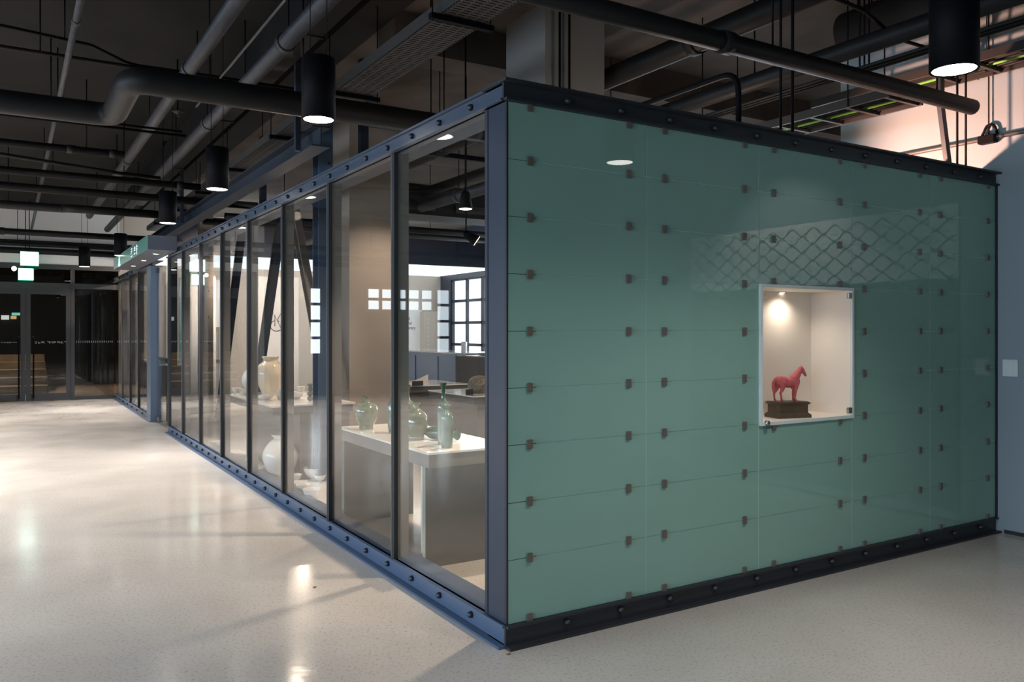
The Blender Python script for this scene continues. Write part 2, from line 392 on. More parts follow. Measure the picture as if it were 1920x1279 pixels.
HG = {'g': [(0, 1, .8, 1), (.8, 1, .8, .5)], 'n': [(0, 1, 0, .5), (0, .5, .8, .5)], 'm': [(0, 1, .7, 1), (.7, 1, .7, .5), (.7, .5, 0, .5), (0, .5, 0, 1)],
      's': [(.4, 1, 0, .5), (.4, 1, .8, .5)], 'o': [(.2, 1, .6, 1), (.6, 1, .6, .6), (.6, .6, .2, .6), (.2, .6, .2, 1)], 'd': [(0, 1, .8, 1), (0, 1, 0, .5), (0, .5, .8, .5)],
      'a': [(1.05, 1.1, 1.05, 0), (1.05, .6, 1.3, .6)], 'i': [(1.05, 1.1, 1.05, 0)], 'e': [(1.05, 1.1, 1.05, 0), (1.05, .6, .8, .6)], 'u': [(0, .3, 1.1, .3), (.55, .3, .55, 0)]}
tS = thing('door_lettering', (xat(65), YB, 1.22), 'white lettering across the glass of the right lobby door', 'lettering')
x = xat(65)
for c in ('gu', 'nu', 'mi', ' ', 'ga', 'se', 'no', 'da', 'su', 'gi', 'du', 'na'):
    if c != ' ':
        mb = MB()
        for k in c: strokes(mb, HG[k], x, 1.20, .042, YB+.004, .0035)
        mb.build('letter', M['frost'], tS)
    x += .062 if c != ' ' else .04
tS = thing('door_lettering', (xat(2), YB, 1.22), 'small white lettering across the glass of the left lobby door', 'lettering'); x = xat(2)
while x < xat(30):
    mb = MB(); strokes(mb, HG['gnmsod'[int(-x*100) % 6]], x, 1.205, .03, YB+.004, .003); mb.build('letter', M['frost'], tS); x += .036

# exit signs -------------------------------------------------------
def exit_sign(x, y, z, w_, h_, label):
    t = thing('exit_sign', (x, y, z), label, 'sign', None)
    MB().box(x-w_/2-.01, x+w_/2+.01, y-.03, y+.03, z-h_/2-.01, z+h_/2+.01).build('housing', M['exitgreen'], t)
    MB().box(x-w_/2, x+w_/2, y-.036, y-.031, z-h_/2, z+h_/2).build('lit_face', M['exit'], t)
    MB().box(x+w_/2+.011, x+w_/2+.014, y-.028, y+.028, z-h_/2, z+h_/2).build('lit_side', M['exit'], t)
    MB().tube([(x, y, z+h_/2+.01), (x, y, SLAB)], .008, 6).build('hanger_rod', M['black'], t)
exit_sign(-1.60, 15.9, 2.92, .30, .27, 'glowing green emergency exit sign hung highest before the far doors')
exit_sign(-1.66, 16.15, 2.62, .25, .23, 'smaller glowing green exit sign just below the high one')
t = thing('wall_lamp', (-1.86, 16.36, 2.74), 'round glowing lamp at the door transom beside the green signs', 'lamp')
MB().sphere((-1.86, 16.28, 2.74), .045, n=8).build('bulb', emis('bulb', (1, .85, .72), 8), t)
MB().box(-1.9, -1.82, 16.32, 16.39, 2.70, 2.78).build('bracket', M['doorframe'], t)

# ================================================================ glazed shop front (left side of the glass box)
BOLT = .3445
def channel(mb, axis, a0, a1, z0, z1, out, web=.025, inn=.16, t=.012):
    """web plus a lower and an upper flange; out = how far the flanges stand out"""
    def b(p0, p1, q0, q1):
        if axis == 'y': mb.box(p0, p1, a0, a1, q0, q1)
        else: mb.box(a0, a1, p0, p1, q0, q1)
    b(-.002, .012, z0, z1)
    b(-out, inn, z0, z0+t); b(-out*.55, inn, z1-t, z1)
def shopfront(y0, y1, ys, label, far=False, post=None, z_top=2.60):
    t = thing('glazed_shopfront', (0, y0, 0), label, 'shopfront')
    mb = MB(); channel(mb, 'y', y0, y1, 0, .107, .045)
    mb.build('bottom_rail', M['steel'], t)
    mb = MB(); channel(mb, 'y', y0, y1, 2.505, z_top, .035, inn=.18); mb.build('top_rail', M['steel_shaded'], t)
    y = y0+.333
    k = 0
    while y < y1-.1:
        for z, nm in ((.058, 'bolt'), (2.553, 'bolt')):
            if not (far and k % 2): MB().lathe([(.0165, 0), (.0165, -.010), (.011, -.020), (0.001, -.023)], (-.002, y, z), 12, 'X', capb=True).build(nm, M['steel_dark'], t)
        y += BOLT; k += 1
    # mullions: pale front edge, dark gap, fin running into the shop
    for y in ys:
        m_ = MB().box(.016, .09, y-.018, y+.012, .107, 2.505).build('mullion', M['fin'], t)
        MB().box(-.012, .014, y+.003, y+.012, .107, 2.505).build('edge_strip', M['alu'], m_)
        MB().box(-.010, .015, y-.030, y+.003, .107, 2.505).build('gasket', M['gasket'], m_)
    ed = [y0]+list(ys)+[y1]
    return t
F1 = [1.295+1.1535*i for i in range(7)]
sf = shopfront(0, 9.36, F1, 'long clear glass shopfront in blue-grey steel frame running from the corner post')
MB().box(-.004, .03, 0.0, .165, .107, 2.505).box(.03, .16, .0, .165, .107, 2.505).build('corner_post', M['post'], sf)
MB().box(-.006, .06, .168, .176, .107, 2.505).build('gasket', M['gasket'], sf)
MB().box(-.003, .07, .176, .20, .107, 2.505).build('mullion', M['post'], sf)
MB().box(-.01, .11, 9.28, 9.36, .107, 2.505).build('end_post', M['steel_dark'], sf)
ed = [.20]+F1+[9.28]
for a, b in zip(ed, ed[1:]):
    MB().box(.010, .014, a+.002, b-.026, .107, 2.505).build('glass_pane', M['glass'], sf)
F2 = [11.36+1.24*i for i in range(1, 4)]
s2 = shopfront(10.95, 16.36, [12.55, 13.72, 14.95], 'far clear glass shopfront beyond the shop entrance', True)
MB().box(-.02, .10, 10.92, 11.34, .0, 2.505).build('entrance_post', mat('blue_post', (.11, .15, .21), .4), s2)
ed = [11.36, 12.55, 13.72, 14.95, 16.34]
for a, b in zip(ed, ed[1:]):
    MB().box(.010, .014, a+.03, b-.026, .107, 2.505).build('glass_pane', M['glass'], s2)
# open glass entrance door
t = thing('entrance_door', (.06, 10.86, 0), 'frameless glass door standing open at the shop entrance', 'door')
MB().box(.06, .072, 9.95, 10.86, .02, 2.45).build('glass_leaf', M['glass'], t)
MB().box(.045, .087, 10.74, 10.88, .01, .10).build('floor_hinge', M['chrome'], t)
MB().box(.045, .087, 10.74, 10.88, 2.38, 2.46).build('top_patch', M['chrome'], t)
# entrance canopy with lit letters -----------------------------------
CYN, CYF = 8.36, 12.45
t = thing('entrance_canopy', (-.2, CYN, 2.52), 'blue-grey box canopy with small lit letters over the shop entrance', 'canopy')
MB().box(-.40, -.046, CYN, CYF, 2.525, 2.715).build('canopy_box', mat('canopy_paint', (.09, .10, .13), .3), t)
MB().box(-.404, -.400, CYN, CYF, 2.525, 2.715).build('sign_face', mat('sign_face_green_lit', (.10, .27, .235), .25), t)  # green light from the exit sign put into the face colour
for y in (8.95, 10.15, 11.35):
    rg = MB().lathe([(.05, 0), (.05, -.004), (.036, -.006)], (-.22, y, 2.525), 16, captop=True).build('downlight', M['chrome'], t)
    MB().lathe([(.032, -.0065), (.001, -.0075)], (-.22, y, 2.525), 16, capb=True).build('diffuser', M['smallspot'], rg)
    spot('canopy_spot', (-.22, y, 2.50), (-.22, y, 0), 14, WARM, 70)
mb = MB()
def ystroke(mb, segs, y0, z0, s, w):   # drawn on the face x=-.404; +a runs towards the camera
    for (a0, b0, a1, b1) in segs:
        p0 = (y0-a0*s, z0+b0*s); p1 = (y0-a1*s, z0+b1*s)
        dy, dz = p1[0]-p0[0], p1[1]-p0[1]; L = math.hypot(dy, dz); ny, nz = -dz/L*w, dy/L*w
        mb.prism([(p0[0]+ny, p0[1]+nz), (p0[0]-ny, p0[1]-nz), (p1[0]-ny, p1[1]-nz), (p1[0]+ny, p1[1]+nz)], -.006, 'x', -.404)
ystroke(mb, [(.1, .9, .9, .95), (.1, .62, .8, .70), (.1, .62, .1, .35), (0, .05, 1.0, .12)], 10.05, 2.55, .13, .006)
ystroke(mb, [(.1, .80, .95, .90), (.95, .9, .85, .45), (.1, .55, .8, .62), (0, .15, 1.1, .22)], 9.72, 2.55, .13, .006)
ystroke(mb, [(.5, 1.05, .5, -.02), (.5, .55, .95, .55), (1.1, .80, 1.2, .80)], 9.50, 2.55, .13, .008)
mb.build('lit_letters', M['letter'], t)

# ================================================================ green glass wall
W5 = .832; gx = [W5*i for i in range(6)]
rows = [.107, .400, .662, .927, 1.190, 1.452, 1.716, 1.980, 2.243, 2.506]
gw = thing('green_glass_wall', (0, 0, 0), 'wall of frosted green glass panels held by bronze clips in dark steel rails', 'glass wall')
mb = MB(); channel(mb, 'x', -.01, XR-.01, 0, .107, .045); mb.build('bottom_rail', M['steel_dark'], gw)
mb = MB()
mb.box(-.02, XR-.01, -.002, .012, 2.505, 2.60).box(-.035, XR-.01, -.045, .18, 2.588, 2.60).box(-.02, XR-.01, -.03, .18, 2.505, 2.517)
mb.build('top_rail', M['steel_dark'], gw)
y = .333
while y < XR-.05:
    for z in (.06, 2.553):
        MB().lathe([(.0165, 0), (.0165, -.010), (.011, -.020), (.001, -.023)], (y, -.002, z), 12, 'Y').build('bolt', M['steel_dark'], gw)
    y += .3275
# edge trims
MB().box(-.006, .002, -.004, .012, .107, 2.505).build('edge_trim', M['gasket'], gw)
MB().box(XR-.018, XR-.004, -.012, .012, .09, 2.52).build('edge_trim', M['gasket'], gw)
NX0, NX1, NZ0, NZ1 = gx[2]+.004, gx[3]+.0, .921, 1.716
for i in range(5):
    for j in range(9):
        if i == 2 and 3 <= j <= 5: continue
        x0, x1 = gx[i]+.0025, min(gx[i+1]-.0025, XR-.02); z0, z1 = rows[j]+.0012, rows[j+1]-.0012
        MB().box(x0, x1, -.002, .008, z0, z1).build('glass_panel', M['green'], gw, bevel=.0012)
# dark backing seen only in the joints
mb = MB()
for i in range(5):
    if i == 2:
        mb.box(gx[i], gx[i+1], .0005, .016, .107, NZ0-.01).box(gx[i], gx[i+1], .0005, .016, NZ1+.01, 2.505)
    else: mb.box(gx[i], min(gx[i+1], XR-.02), .0005, .016, .107, 2.505)
mb.build('backing_sheet', M['joint'], gw)
clipmb = MB().box(-.0145, .0145, -.014, -.002, -.021, .021)
bmesh.ops.bevel(clipmb.bm, geom=clipmb.bm.edges[:], offset=.002, segments=2, affect='EDGES')
cl0 = clipmb.build('glass_clip', M['clip'])
cl0.parent = gw
first = True
for i in range(5):
    for dx in (.118, .711):
        if i == 4 and dx > .5: dx = .706
        for j, z in enumerate(rows):
            if i == 2 and NZ0+.1 < z < NZ1-.1: continue
            zz = z+.012 if j == 0 else (z-.012 if j == 9 else z)
            if i == 2 and abs(z-.927) < .01: zz = .905
            if i == 2 and abs(z-1.716) < .01: zz = 1.735
            if i == 2 and dx < .5 and j in (1, 2): continue
            o = cl0 if first else cl0.copy()
            if not first: COL.objects.link(o)
            first = False; o.location = (gx[i]+dx, 0, zz)
# ================================================================ display niche with horse
nc = thing('display_niche', ((NX0+NX1)/2, .15, NZ0), 'white lit display box set into the green glass wall', 'display case')
D = .29
mb = MB()
mb.box(NX0, NX0+.012, 0.0, D, NZ0, NZ1).box(NX1-.012, NX1, 0.0, D, NZ0, NZ1)
mb.box(NX0, NX1, 0, D, NZ0, NZ0+.014).box(NX0, NX1, 0, D, NZ1-.014, NZ1).box(NX0, NX1, D, D+.012, NZ0, NZ1)
mb.build('lining', M['niche'], nc)
mb = MB(); f = .014
mb.box(NX0-.004, NX0+f, -.016, -.0005, NZ0-.004, NZ1+.004).box(NX1-f, NX1+.004, -.016, -.0005, NZ0-.004, NZ1+.004)
mb.box(NX0+f, NX1-f, -.016, -.0005, NZ0-.004, NZ0+f).box(NX0+f, NX1-f, -.016, -.0005, NZ1-f, NZ1+.004)
mb.build('frame', M['frame_white'], nc)
MB().box(NX0+.01, NX1-.01, -.010, -.006, NZ0+.01, NZ1-.01).build('glass_door', glass('niche_glass', (.98, .98, .98), .03), nc)
for x, z in ((NX1-.04, NZ0+.045), (NX1-.04, NZ1-.045)):
    MB().box(x-.018, x+.018, -.022, -.004, z-.018, z+.018).build('hinge', M['chrome'], nc, bevel=.003)
lk = MB().lathe([(.014, 0), (.014, -.02), (.009, -.022)], (NX0+.045, -.01, NZ0+.012), 14, 'Y', captop=True)
lk.box(NX0+.03, NX0+.06, -.024, -.004, NZ0-.022, NZ0+.004); lk.build('lock', M['chrome'], nc)
NDX, NDY = at(1466, 547, NZ1-.014).xy
dl = MB().lathe([(.030, 0), (.030, -.004), (.022, -.007)], (NDX, NDY, NZ1-.014), 20, captop=True).build('downlight', M['chrome'], nc)
MB().lathe([(.020, -.0075), (.001, -.009)], (NDX, NDY, NZ1-.014), 20).build('diffuser', M['smallspot'], dl)
spot('niche_spot', (NDX-.02, .20, NZ1-.03), (NDX-.05, .19, NZ0), 5.5, (1, .86, .70), 150, 1.0, .02)

hz = NZ0+.014
def in_frame(px, py, pz, rot=-.24, base=(2.052, .118)):
    c, s_ = math.cos(rot), math.sin(rot)
    return (base[0]+px*c-py*s_, base[1]+px*s_+py*c, pz)
hs = thing('horse_figurine', (2.052, .118, hz), 'small pink horse figurine on a dark moulded plinth in the lit niche', 'figurine')
mb = MB()
def slab(hw, hd, z0, z1, hw2=None, hd2=None):
    hw2 = hw2 or hw; hd2 = hd2 or hd
    lo = [mb.bm.verts.new(in_frame(a*hw, b*hd, z0)) for a, b in ((-1, -1), (1, -1), (1, 1), (-1, 1))]
    hi = [mb.bm.verts.new(in_frame(a*hw2, b*hd2, z1)) for a, b in ((-1, -1), (1, -1), (1, 1), (-1, 1))]
    mb.bm.faces.new(lo[::-1]); mb.bm.faces.new(hi)
    for k in range(4): mb.bm.faces.new((lo[k], lo[(k+1) % 4], hi[(k+1) % 4], hi[k]))
slab(.116, .070, hz, hz+.018); slab(.116, .070, hz+.018, hz+.029, .104, .060); slab(.101, .057, hz+.029, hz+.076)
slab(.101, .057, hz+.076, hz+.086, .112, .067); slab(.112, .067, hz+.086, hz+.092); slab(.105, .060, hz+.092, hz+.096)
mb.build('plinth', M['bronze'], hs)
# horse body: overlapping tapered volumes fused into one skin
bm_ = MB(); HB = hz+.096
def hv(x, y, z): return in_frame(x*1.13+.004, y, HB+z)
def blob(x, y, z, r, s=(1, 1, 1)):
    bm_.sphere(hv(x, y, z), r, s, 10)
def limb(pts):
    bm_.tube([hv(*p[:3]) for p in pts], [p[3] for p in pts], 12)
    for p in pts: bm_.sphere(hv(*p[:3]), p[3]*.99, n=6)
# x runs from rump (-) to chest (+); sizes in metres, withers at z=.150
blob(-.052, 0, .122, .034, (1.05, .82, .98)); blob(-.030, 0, .120, .034, (1.1, .86, .92)); blob(.000, 0, .113, .034, (1.3, .92, .95))
blob(.030, 0, .118, .034, (1.05, .86, .98)); blob(.046, 0, .118, .029, (1, .84, 1.1)); blob(-.062, 0, .130, .026, (1, .8, .85)); blob(.022, 0, .140, .018, (1.6, .6, .7))
limb([(.030, 0, .130, .030), (.048, 0, .150, .0255), (.062, 0, .171, .0205), (.073, 0, .187, .0165), (.080, 0, .196, .0130)])
limb([(.077, 0, .195, .0150), (.087, 0, .187, .0150), (.097, 0, .173, .0110), (.106, 0, .159, .0088), (.108, 0, .154, .0082)])
blob(.084, 0, .181, .0150, (1.05, .8, 1.15)); blob(.070, 0, .190, .010, (1.3, .6, 1))
for s_ in (-1, 1):
    limb([(.078, s_*.007, .204, .0042), (.081, s_*.008, .216, .0014)])
for s_, dx in ((-1, 0.006), (1, -.010)):      # hind legs
    limb([(-.056+dx, s_*.013, .112, .024), (-.052+dx, s_*.015, .088, .017), (-.056+dx*1.2, s_*.015, .068, .0105), (-.067+dx*1.3, s_*.015, .052, .0078), (-.064+dx*1.5, s_*.015, .028, .0056), (-.062+dx*1.5, s_*.015, .013, .0064), (-.056+dx*1.5, s_*.015, .004, .0080)])
for s_, dx in ((-1, 0.0), (1, .004)):      # fore legs
    limb([(.042+dx, s_*.012, .104, .019), (.041+dx, s_*.013, .080, .0115), (.036+dx, s_*.013, .056, .0082), (.035+dx, s_*.013, .050, .0086), (.034+dx, s_*.013, .026, .0056), (.034+dx, s_*.013, .013, .0064), (.040+dx, s_*.013, .004, .0080)])
limb([(-.084, 0, .134, .007), (-.093, 0, .116, .0095), (-.094, 0, .085, .0105), (-.090, 0, .055, .007), (-.088, 0, .040, .003)])
limb([(.018, 0, .086, .0045), (.020, 0, .076, .004)])
horse = bm_.build('horse', M['horse'], hs)
rm = horse.modifiers.new('remesh', 'REMESH'); rm.mode = 'VOXEL'; rm.voxel_size = .0016
sm = horse.modifiers.new('smooth', 'SMOOTH'); sm.factor = .6; sm.iterations = 5
dg = bpy.context.evaluated_depsgraph_get(); me = bpy.data.meshes.new_from_object(horse.evaluated_get(dg)); horse.modifiers.clear(); horse.data = me
for p in me.polygons: p.use_smooth = True

# light switch --------------------------------------------------------
t = thing('light_switch', (XR, -.19, 1.21), 'pale square wall switch on the white wall at right', 'light switch')
ysw = onx(1895, XR)[0]
t.location = (XR, ysw, 1.19)
MB().box(XR-.010, XR-.001, ysw-.052, ysw+.052, 1.13, 1.25).build('plate', M['switch'], t, bevel=.003)
for k in range(3): MB().box(XR-.015, XR-.010, ysw-.032, ysw+.032, 1.152+.027*k, 1.176+.027*k).build('rocker', M['frame_white'], t, bevel=.002)

# patterned screen on the lobby's right wall, in front of the picture edge, seen mirrored in the green glass
t = thing('wavy_screen', (XR, -.30, 1.8), 'wavy net panel with a painted-in lit upper band, mirrored in the green glass at right', 'wall panel')
MB().box(XR-.02, XR-.001, -3.1, -.27, 1.86, 2.42).build('board', mat('board_lit_tone', (.75, .72, .68), .6), t)  # upper board painted pale to stand for a patch of light
MB().box(XR-.02, XR-.001, -3.1, -.27, .10, 1.85).build('lower_board', mat('board_dim_tone', (.06, .09, .08), .5), t)  # darker tone for the part below the lit patch
def waves(z0, z1, m, name, r):
    mb = MB(); z = z0; k = 0
    while z < z1:
        pts = []
        y = -3.1
        while y < -.27:
            pts.append((XR-.022, y, z+.034*math.cos(y*2*PI/.225+(PI if k % 2 else 0)))); y += .0225
        mb.tube(pts, r, 4, False); z += .0735; k += 1
    mb.build(name, m, t)
spot('added_screen_fill', (3.3, -1.9, 2.95), (4.16, -1.9, 2.0), 75, NEUT, 90, .6, .06)  # unseen spot added to brighten the screen for its mirror image
waves(1.90, 2.38, M['steel_dark'], 'net_pattern', .006)
waves(.95, 1.8, M['galv'], 'engraved_lines', .002)

# ================================================================ columns and steel in the shop
o = struct('wall_column', MB().box(1.715, 2.315, 2.23, 2.83, 0, SLAB), M['greycol']); o.name = 'trim_3'
o = struct('wall_column', MB().box(1.40, 2.0, 5.8, 6.4, 0, SLAB), M['column']); o.name = 'trim_4'
for k, (x, d) in enumerate(((1.85, 0), (1.95, 0))):
    MB
mb = MB().tube([(1.83, 2.19, 2.5), (1.83, 2.19, SLAB)], .010, 8); tag(mb.build('conduit', M['black']), 'left one of two thin black conduits running up the concrete column', 'conduit')
mb = MB().tube([(1.925, 2.19, 2.5), (1.925, 2.19, SLAB)], .010, 8); tag(mb.build('conduit', M['black']), 'right one of two thin black conduits running up the concrete column', 'conduit')
# long steel beam above the shopfront
t = thing('steel_beam', (.31, -2, 3.0), 'long blue-grey steel beam running above the glass shopfront', 'beam')
MB().box(.20, .36, 3.45, 16.3, 3.0, 3.012).box(.275, .285, 3.45, 16.3, 3.012, 3.16).box(.20, .36, 3.45, 16.3, 3.16, 3.172).build('flanges', M['beamsteel'], t)
for y in (3.7, 9.2): MB().box(.14, .185, y, y+.05, 3.0, SLAB).build('hanger', M['beamsteel'], t)
# steel columns with bolts
def steelcol(x, y, label, w_=.16, m='steel_shaded'):
    t = thing('steel_column', (x, y, 0), label, 'column')
    mb = MB().box(x-w_/2, x+w_/2, y-.09, y-.078, 0, SLAB).box(x-w_/2, x+w_/2, y+.078, y+.09, 0, SLAB).box(x-.006, x+.006, y-.078, y+.078, 0, SLAB)
    mb.build('shaft', M[m], t)
    for k in range(8): MB().lathe([(.014, 0), (.014, -.014)], (x+.03, y-.09, .35+.45*k), 8, 'Y', captop=True).build('bolt', M['steel_dark'], t)
steelcol(.62, 4.42, 'blue-grey bolted steel column rising behind the third pane of the shopfront', .14, 'steel')
steelcol(.95, 11.6, 'pale grey bolted steel column seen through the far panes', .22, 'column')
# chevron braces
def brace(p0, p1, label, w_=.15, m='beamsteel'):
    t = thing('diagonal_brace', p0, label, 'brace')
    d = (Vector(p1)-Vector(p0)); mb = MB()
    y0, z0, y1, z1 = p0[1], p0[2], p1[1], p1[2]; x = p0[0]
    L = math.hypot(y1-y0, z1-z0); ny, nz = -(z1-z0)/L*w_/2, (y1-y0)/L*w_/2
    for a, b, th in ((x-.08, .16, 1.0), ):
        pass
    mb.prism([(y0+ny, z0+nz), (y0-ny, z0-nz), (y1-ny, z1-nz), (y1+ny, z1+nz)], .012, 'x', x-.006)
    for s_ in (1, -1):
        q = .012
        mb.prism([(y0+s_*ny, z0+s_*nz), (y0+s_*ny*(1-q*2/w_), z0+s_*nz*(1-q*2/w_)), (y1+s_*ny*(1-q*2/w_), z1+s_*nz*(1-q*2/w_)), (y1+s_*ny, z1+s_*nz)], .09, 'x', x-.045)
    mb.build('web', M[m], t)
brace((1.0, 7.10, 2.98), (1.0, 8.7, 0), 'dark steel brace leaning down to the left from the overhead apex')
brace((1.12, 7.00, 2.98), (1.12, 5.3, 0), 'pale steel brace leaning down to the right from the overhead apex', .14, 'column')
brace((1.0, 9.2, 2.98), (1.0, 10.8, 0), 'dark steel brace furthest back, behind the second pane of bowls')
t = thing('brace_beam', (1.0, 5, 3.0), 'steel cross beam that carries the leaning braces', 'beam')
MB().box(.92, 1.08, 4.2, 12, 3.0, 3.02).box(.99, 1.01, 4.2, 12, 3.02, 3.2).build('flange', M['beamsteel'], t)
for y in (4.3, 8.0, 11.8): MB().box(.96, 1.04, y, y+.08, 3.19, SLAB).build('hanger', M['beamsteel'], t)

# ================================================================ shop furniture
ta = thing('display_table', (.5, 2.0, 0), 'long cream-topped display table with celadon pots next to the corner glass', 'table')
MB().box(.19, .81, 1.22, 2.80, .712, .724).build('tabletop', M['top'], ta)
MB().box(.20, .80, 1.23, 2.79, .63, .712).build('apron', M['brown'], ta)
for y in (1.33, 2.75):
    pn = MB().box(.225, .80, y, y+.02, 0, .63).build('side_panel', M['taupe'], ta)
    MB().box(.205, .225, y, y+.02, 0, .63).build('edge_strip', M['frame_white'], pn)
t3 = thing('display_table', (2.8, 5.0, 0), 'dark display table with a white top and a brown lidded pot behind the celadon', 'table')
MB().box(2.33, 3.25, 4.52, 5.65, .738, .75).build('tabletop', M['top'], t3); MB().box(2.34, 3.24, 4.53, 5.64, .66, .738).build('apron', M['taupe'], t3)
MB().box(2.42, 3.16, 4.60, 5.56, 0, .66).build('body', M['brown'], t3)
t2 = thing('display_table', (2.8, 6.9, 0), 'dark display table with white folded porcelain in front of the blue counter', 'table')
MB().box(2.10, 3.33, 6.45, 7.5, .738, .75).build('tabletop', M['top'], t2); MB().box(2.11, 3.32, 6.46, 7.49, .66, .738).build('apron', M['taupe'], t2)
MB().box(2.2, 3.2, 6.55, 7.4, 0, .66).build('body', M['taupe'], t2)
t = thing('counter', (4.9, 10, 0), 'long blue-grey shop counter with a white top below the grid windows', 'counter')
MB().box(4.39, 5.2, 8.55, 14.2, 1.08, 1.10).build('countertop', M['top'], t)
MB().box(4.42, 5.18, 8.60, 14.15, 0, 1.08).build('body', M['bluec'], t)
for k in range(6): MB().box(4.405, 4.42, 8.64+.92*k, 9.50+.92*k, .08, 1.02).build('front_panel', M['bluec'], t, bevel=.003)
t = thing('cabinet', (4.85, 8.0, 0), 'dark brown cabinet at the near end of the blue counter', 'cabinet')
MB().box(4.20, 5.2, 7.75, 8.5, 0, 1.05).build('body', M['taupe'], t); MB().box(4.19, 5.21, 7.74, 8.51, 1.05, 1.07).build('top', M['brown'], t)
# J table with white porcelain
tj = thing('display_table', (.5, 5.5, 0), 'long table of white porcelain and a tall buff jar behind the middle panes', 'table')
MB().box(.15, .98, 4.5, 6.30, .735, .75).build('tabletop', M['top'], tj)
MB().box(.17, .96, 4.52, 6.28, .66, .735).build('apron', M['taupe'], tj)
MB().box(.46, .94, 4.56, 4.60, 0, .66).build('side_panel', M['brown'], tj); MB().box(.46, .94, 6.2, 6.24, 0, .66).build('side_panel', M['brown'], tj)
MB().box(.44, .46, 4.56, 6.24, 0, .66).build('front_panel', M['brown'], tj)
# low platform behind the glass
tp = thing('display_platform', (.4, 4, 0), 'low cream platform for bowls just inside the shopfront glass', 'platform')
MB().box(.175, .62, 2.93, 4.5, .02, .03).box(.175, .42, 4.5, 6.9, .02, .03).build('platform_top', M['top'], tp); MB().box(.18, .61, 2.94, 4.5, 0, .02).box(.18, .41, 4.5, 6.89, 0, .02).build('plinth', M['brown'], tp)

# ---------------------------------------------------------------- pottery
def bowl_prof(r, h, foot=.4, th=.004, flare=1.0):
    o = [(foot*r*.8, 0), (foot*r, 0), (foot*r, h*.10), (r*.62, h*.28), (r*.84, h*.55), (r*.95*flare, h*.82), (r*flare, h)]
    i = [(r*flare-th, h), (r*.95*flare-th, h*.82), (r*.82-th, h*.57), (r*.58-th, h*.34), (r*.2, h*.22), (.0005, h*.20)]
    return o+i
def smooth(prof, n=4):
    out = []
    P = [prof[0]]+list(prof)+[prof[-1]]
    for i in range(1, len(P)-2):
        p0, p1, p2, p3 = P[i-1:i+3]
        for k in range(n):
            t = k/n
            f_ = lambda a, b, c, d: .5*((2*b)+(-a+c)*t+(2*a-5*b+4*c-d)*t*t+(-a+3*b-3*c+d)*t**3)
            out.append((max(.0004, f_(p0[0], p1[0], p2[0], p3[0])), f_(p0[1], p1[1], p2[1], p3[1])))
    out.append(prof[-1]); return out
def pot(name, label, cat, p, prof, m, group=None, foot=None, extra=None):
    t = thing(name, p, label, cat, group)
    MB().lathe(smooth(prof), p, 32).build('body', M[m], t)
    if foot: MB().lathe([(foot[0]*.96, 0.0), (foot[0], 0), (foot[0]*1.02, foot[1])], (p[0], p[1], p[2]+.0005), 32).build('foot', M['celfoot'], t)
    return t
TZ = .724
def scale_at(p): return ((p[0]-CX)*FW[0]+(p[1]-CY)*FW[1])/FPX
# celadon on the near table
p = at(687, 805, TZ); s = scale_at(p)
pot('flask', 'round celadon bottle with a short neck, alone at the left end of the cream table', 'bottle', p,
    [(.012*1, 0), (13*s, 0), (14*s, 9*s), (19*s, 18*s), (22*s, 31*s), (20*s, 42*s), (11*s, 50*s), (5*s, 53*s), (4*s, 58*s), (6*s, 61*s), (5.5*s, 61*s), (3*s, 57*s)], 'cel', None, (13.3*s, 9*s))
p = at(739, 812, TZ); s = scale_at(p)
pot('vase', 'dark green celadon vase half hidden by the mullion beside the moon flask', 'vase', p,
    [(8*s, 0), (10*s, 0), (12*s, 15*s), (14*s, 38*s), (12*s, 55*s), (7*s, 62*s), (8*s, 66*s), (6*s, 66*s), (5*s, 60*s)], 'celg')
p = at(764, 797, TZ); s = scale_at(p)
pot('bottle', 'pale celadon bottle with a slender neck standing behind the moon flask', 'bottle', p,
    [(9*s, 0), (13*s, 0), (15*s, 12*s), (14*s, 30*s), (11*s, 40*s), (5*s, 48*s), (3.4*s, 58*s), (3.6*s, 68*s), (7*s, 75*s), (6*s, 75*s), (2.5*s, 66*s)], 'cel')
p = at(781, 824, TZ); s = scale_at(p)
pot('flask', 'large round celadon moon flask with a narrow collar on the cream table', 'bottle', p,
    [(12*s, 0), (14*s, 0), (14*s, 7*s), (19.5*s, 18*s), (21.5*s, 33*s), (17.5*s, 47*s), (8*s, 55*s), (5*s, 59*s), (6*s, 66*s), (8*s, 68*s), (7*s, 68*s), (4*s, 60*s)], 'cel', None, (14.2*s, 6*s))
p = at(831, 833, TZ); s = scale_at(p)
pot('bottle', 'tall green celadon bottle with the longest neck and a flared mouth', 'bottle', p,
    [(8*s, 0), (10*s, 0), (10.5*s, 25*s), (11.5*s, 60*s), (10.5*s, 74*s), (6*s, 80*s), (3.6*s, 88*s), (3.8*s, 104*s), (7*s, 114*s), (6*s, 114*s), (2.6*s, 104*s)], 'celg')
p = at(838, 840, TZ); s = scale_at(p)
pot('vase', 'slim celadon vase with pinched neck nearest to the corner post', 'vase', p,
    [(9*s, 0), (10*s, 0), (12*s, 12*s), (12*s, 48*s), (11*s, 60*s), (5*s, 68*s), (4*s, 72*s), (8*s, 80*s), (7*s, 80*s), (3*s, 71*s)], 'celg', None, (10.3*s, 10*s))
p0 = at(792, 822, TZ); p1 = at(858, 828, TZ); s = scale_at(p0); r0 = 11*s
t = thing('bottle', (p0+p1)/2, 'green celadon bottle lying on its side between the flask and the slim vase', 'bottle')
d = p1-p0; N = [(0, 2), (.10, 6), (.25, 11), (.40, 12.5), (.60, 12), (.75, 9), (.82, 6), (.92, 7), (1.0, 10)]
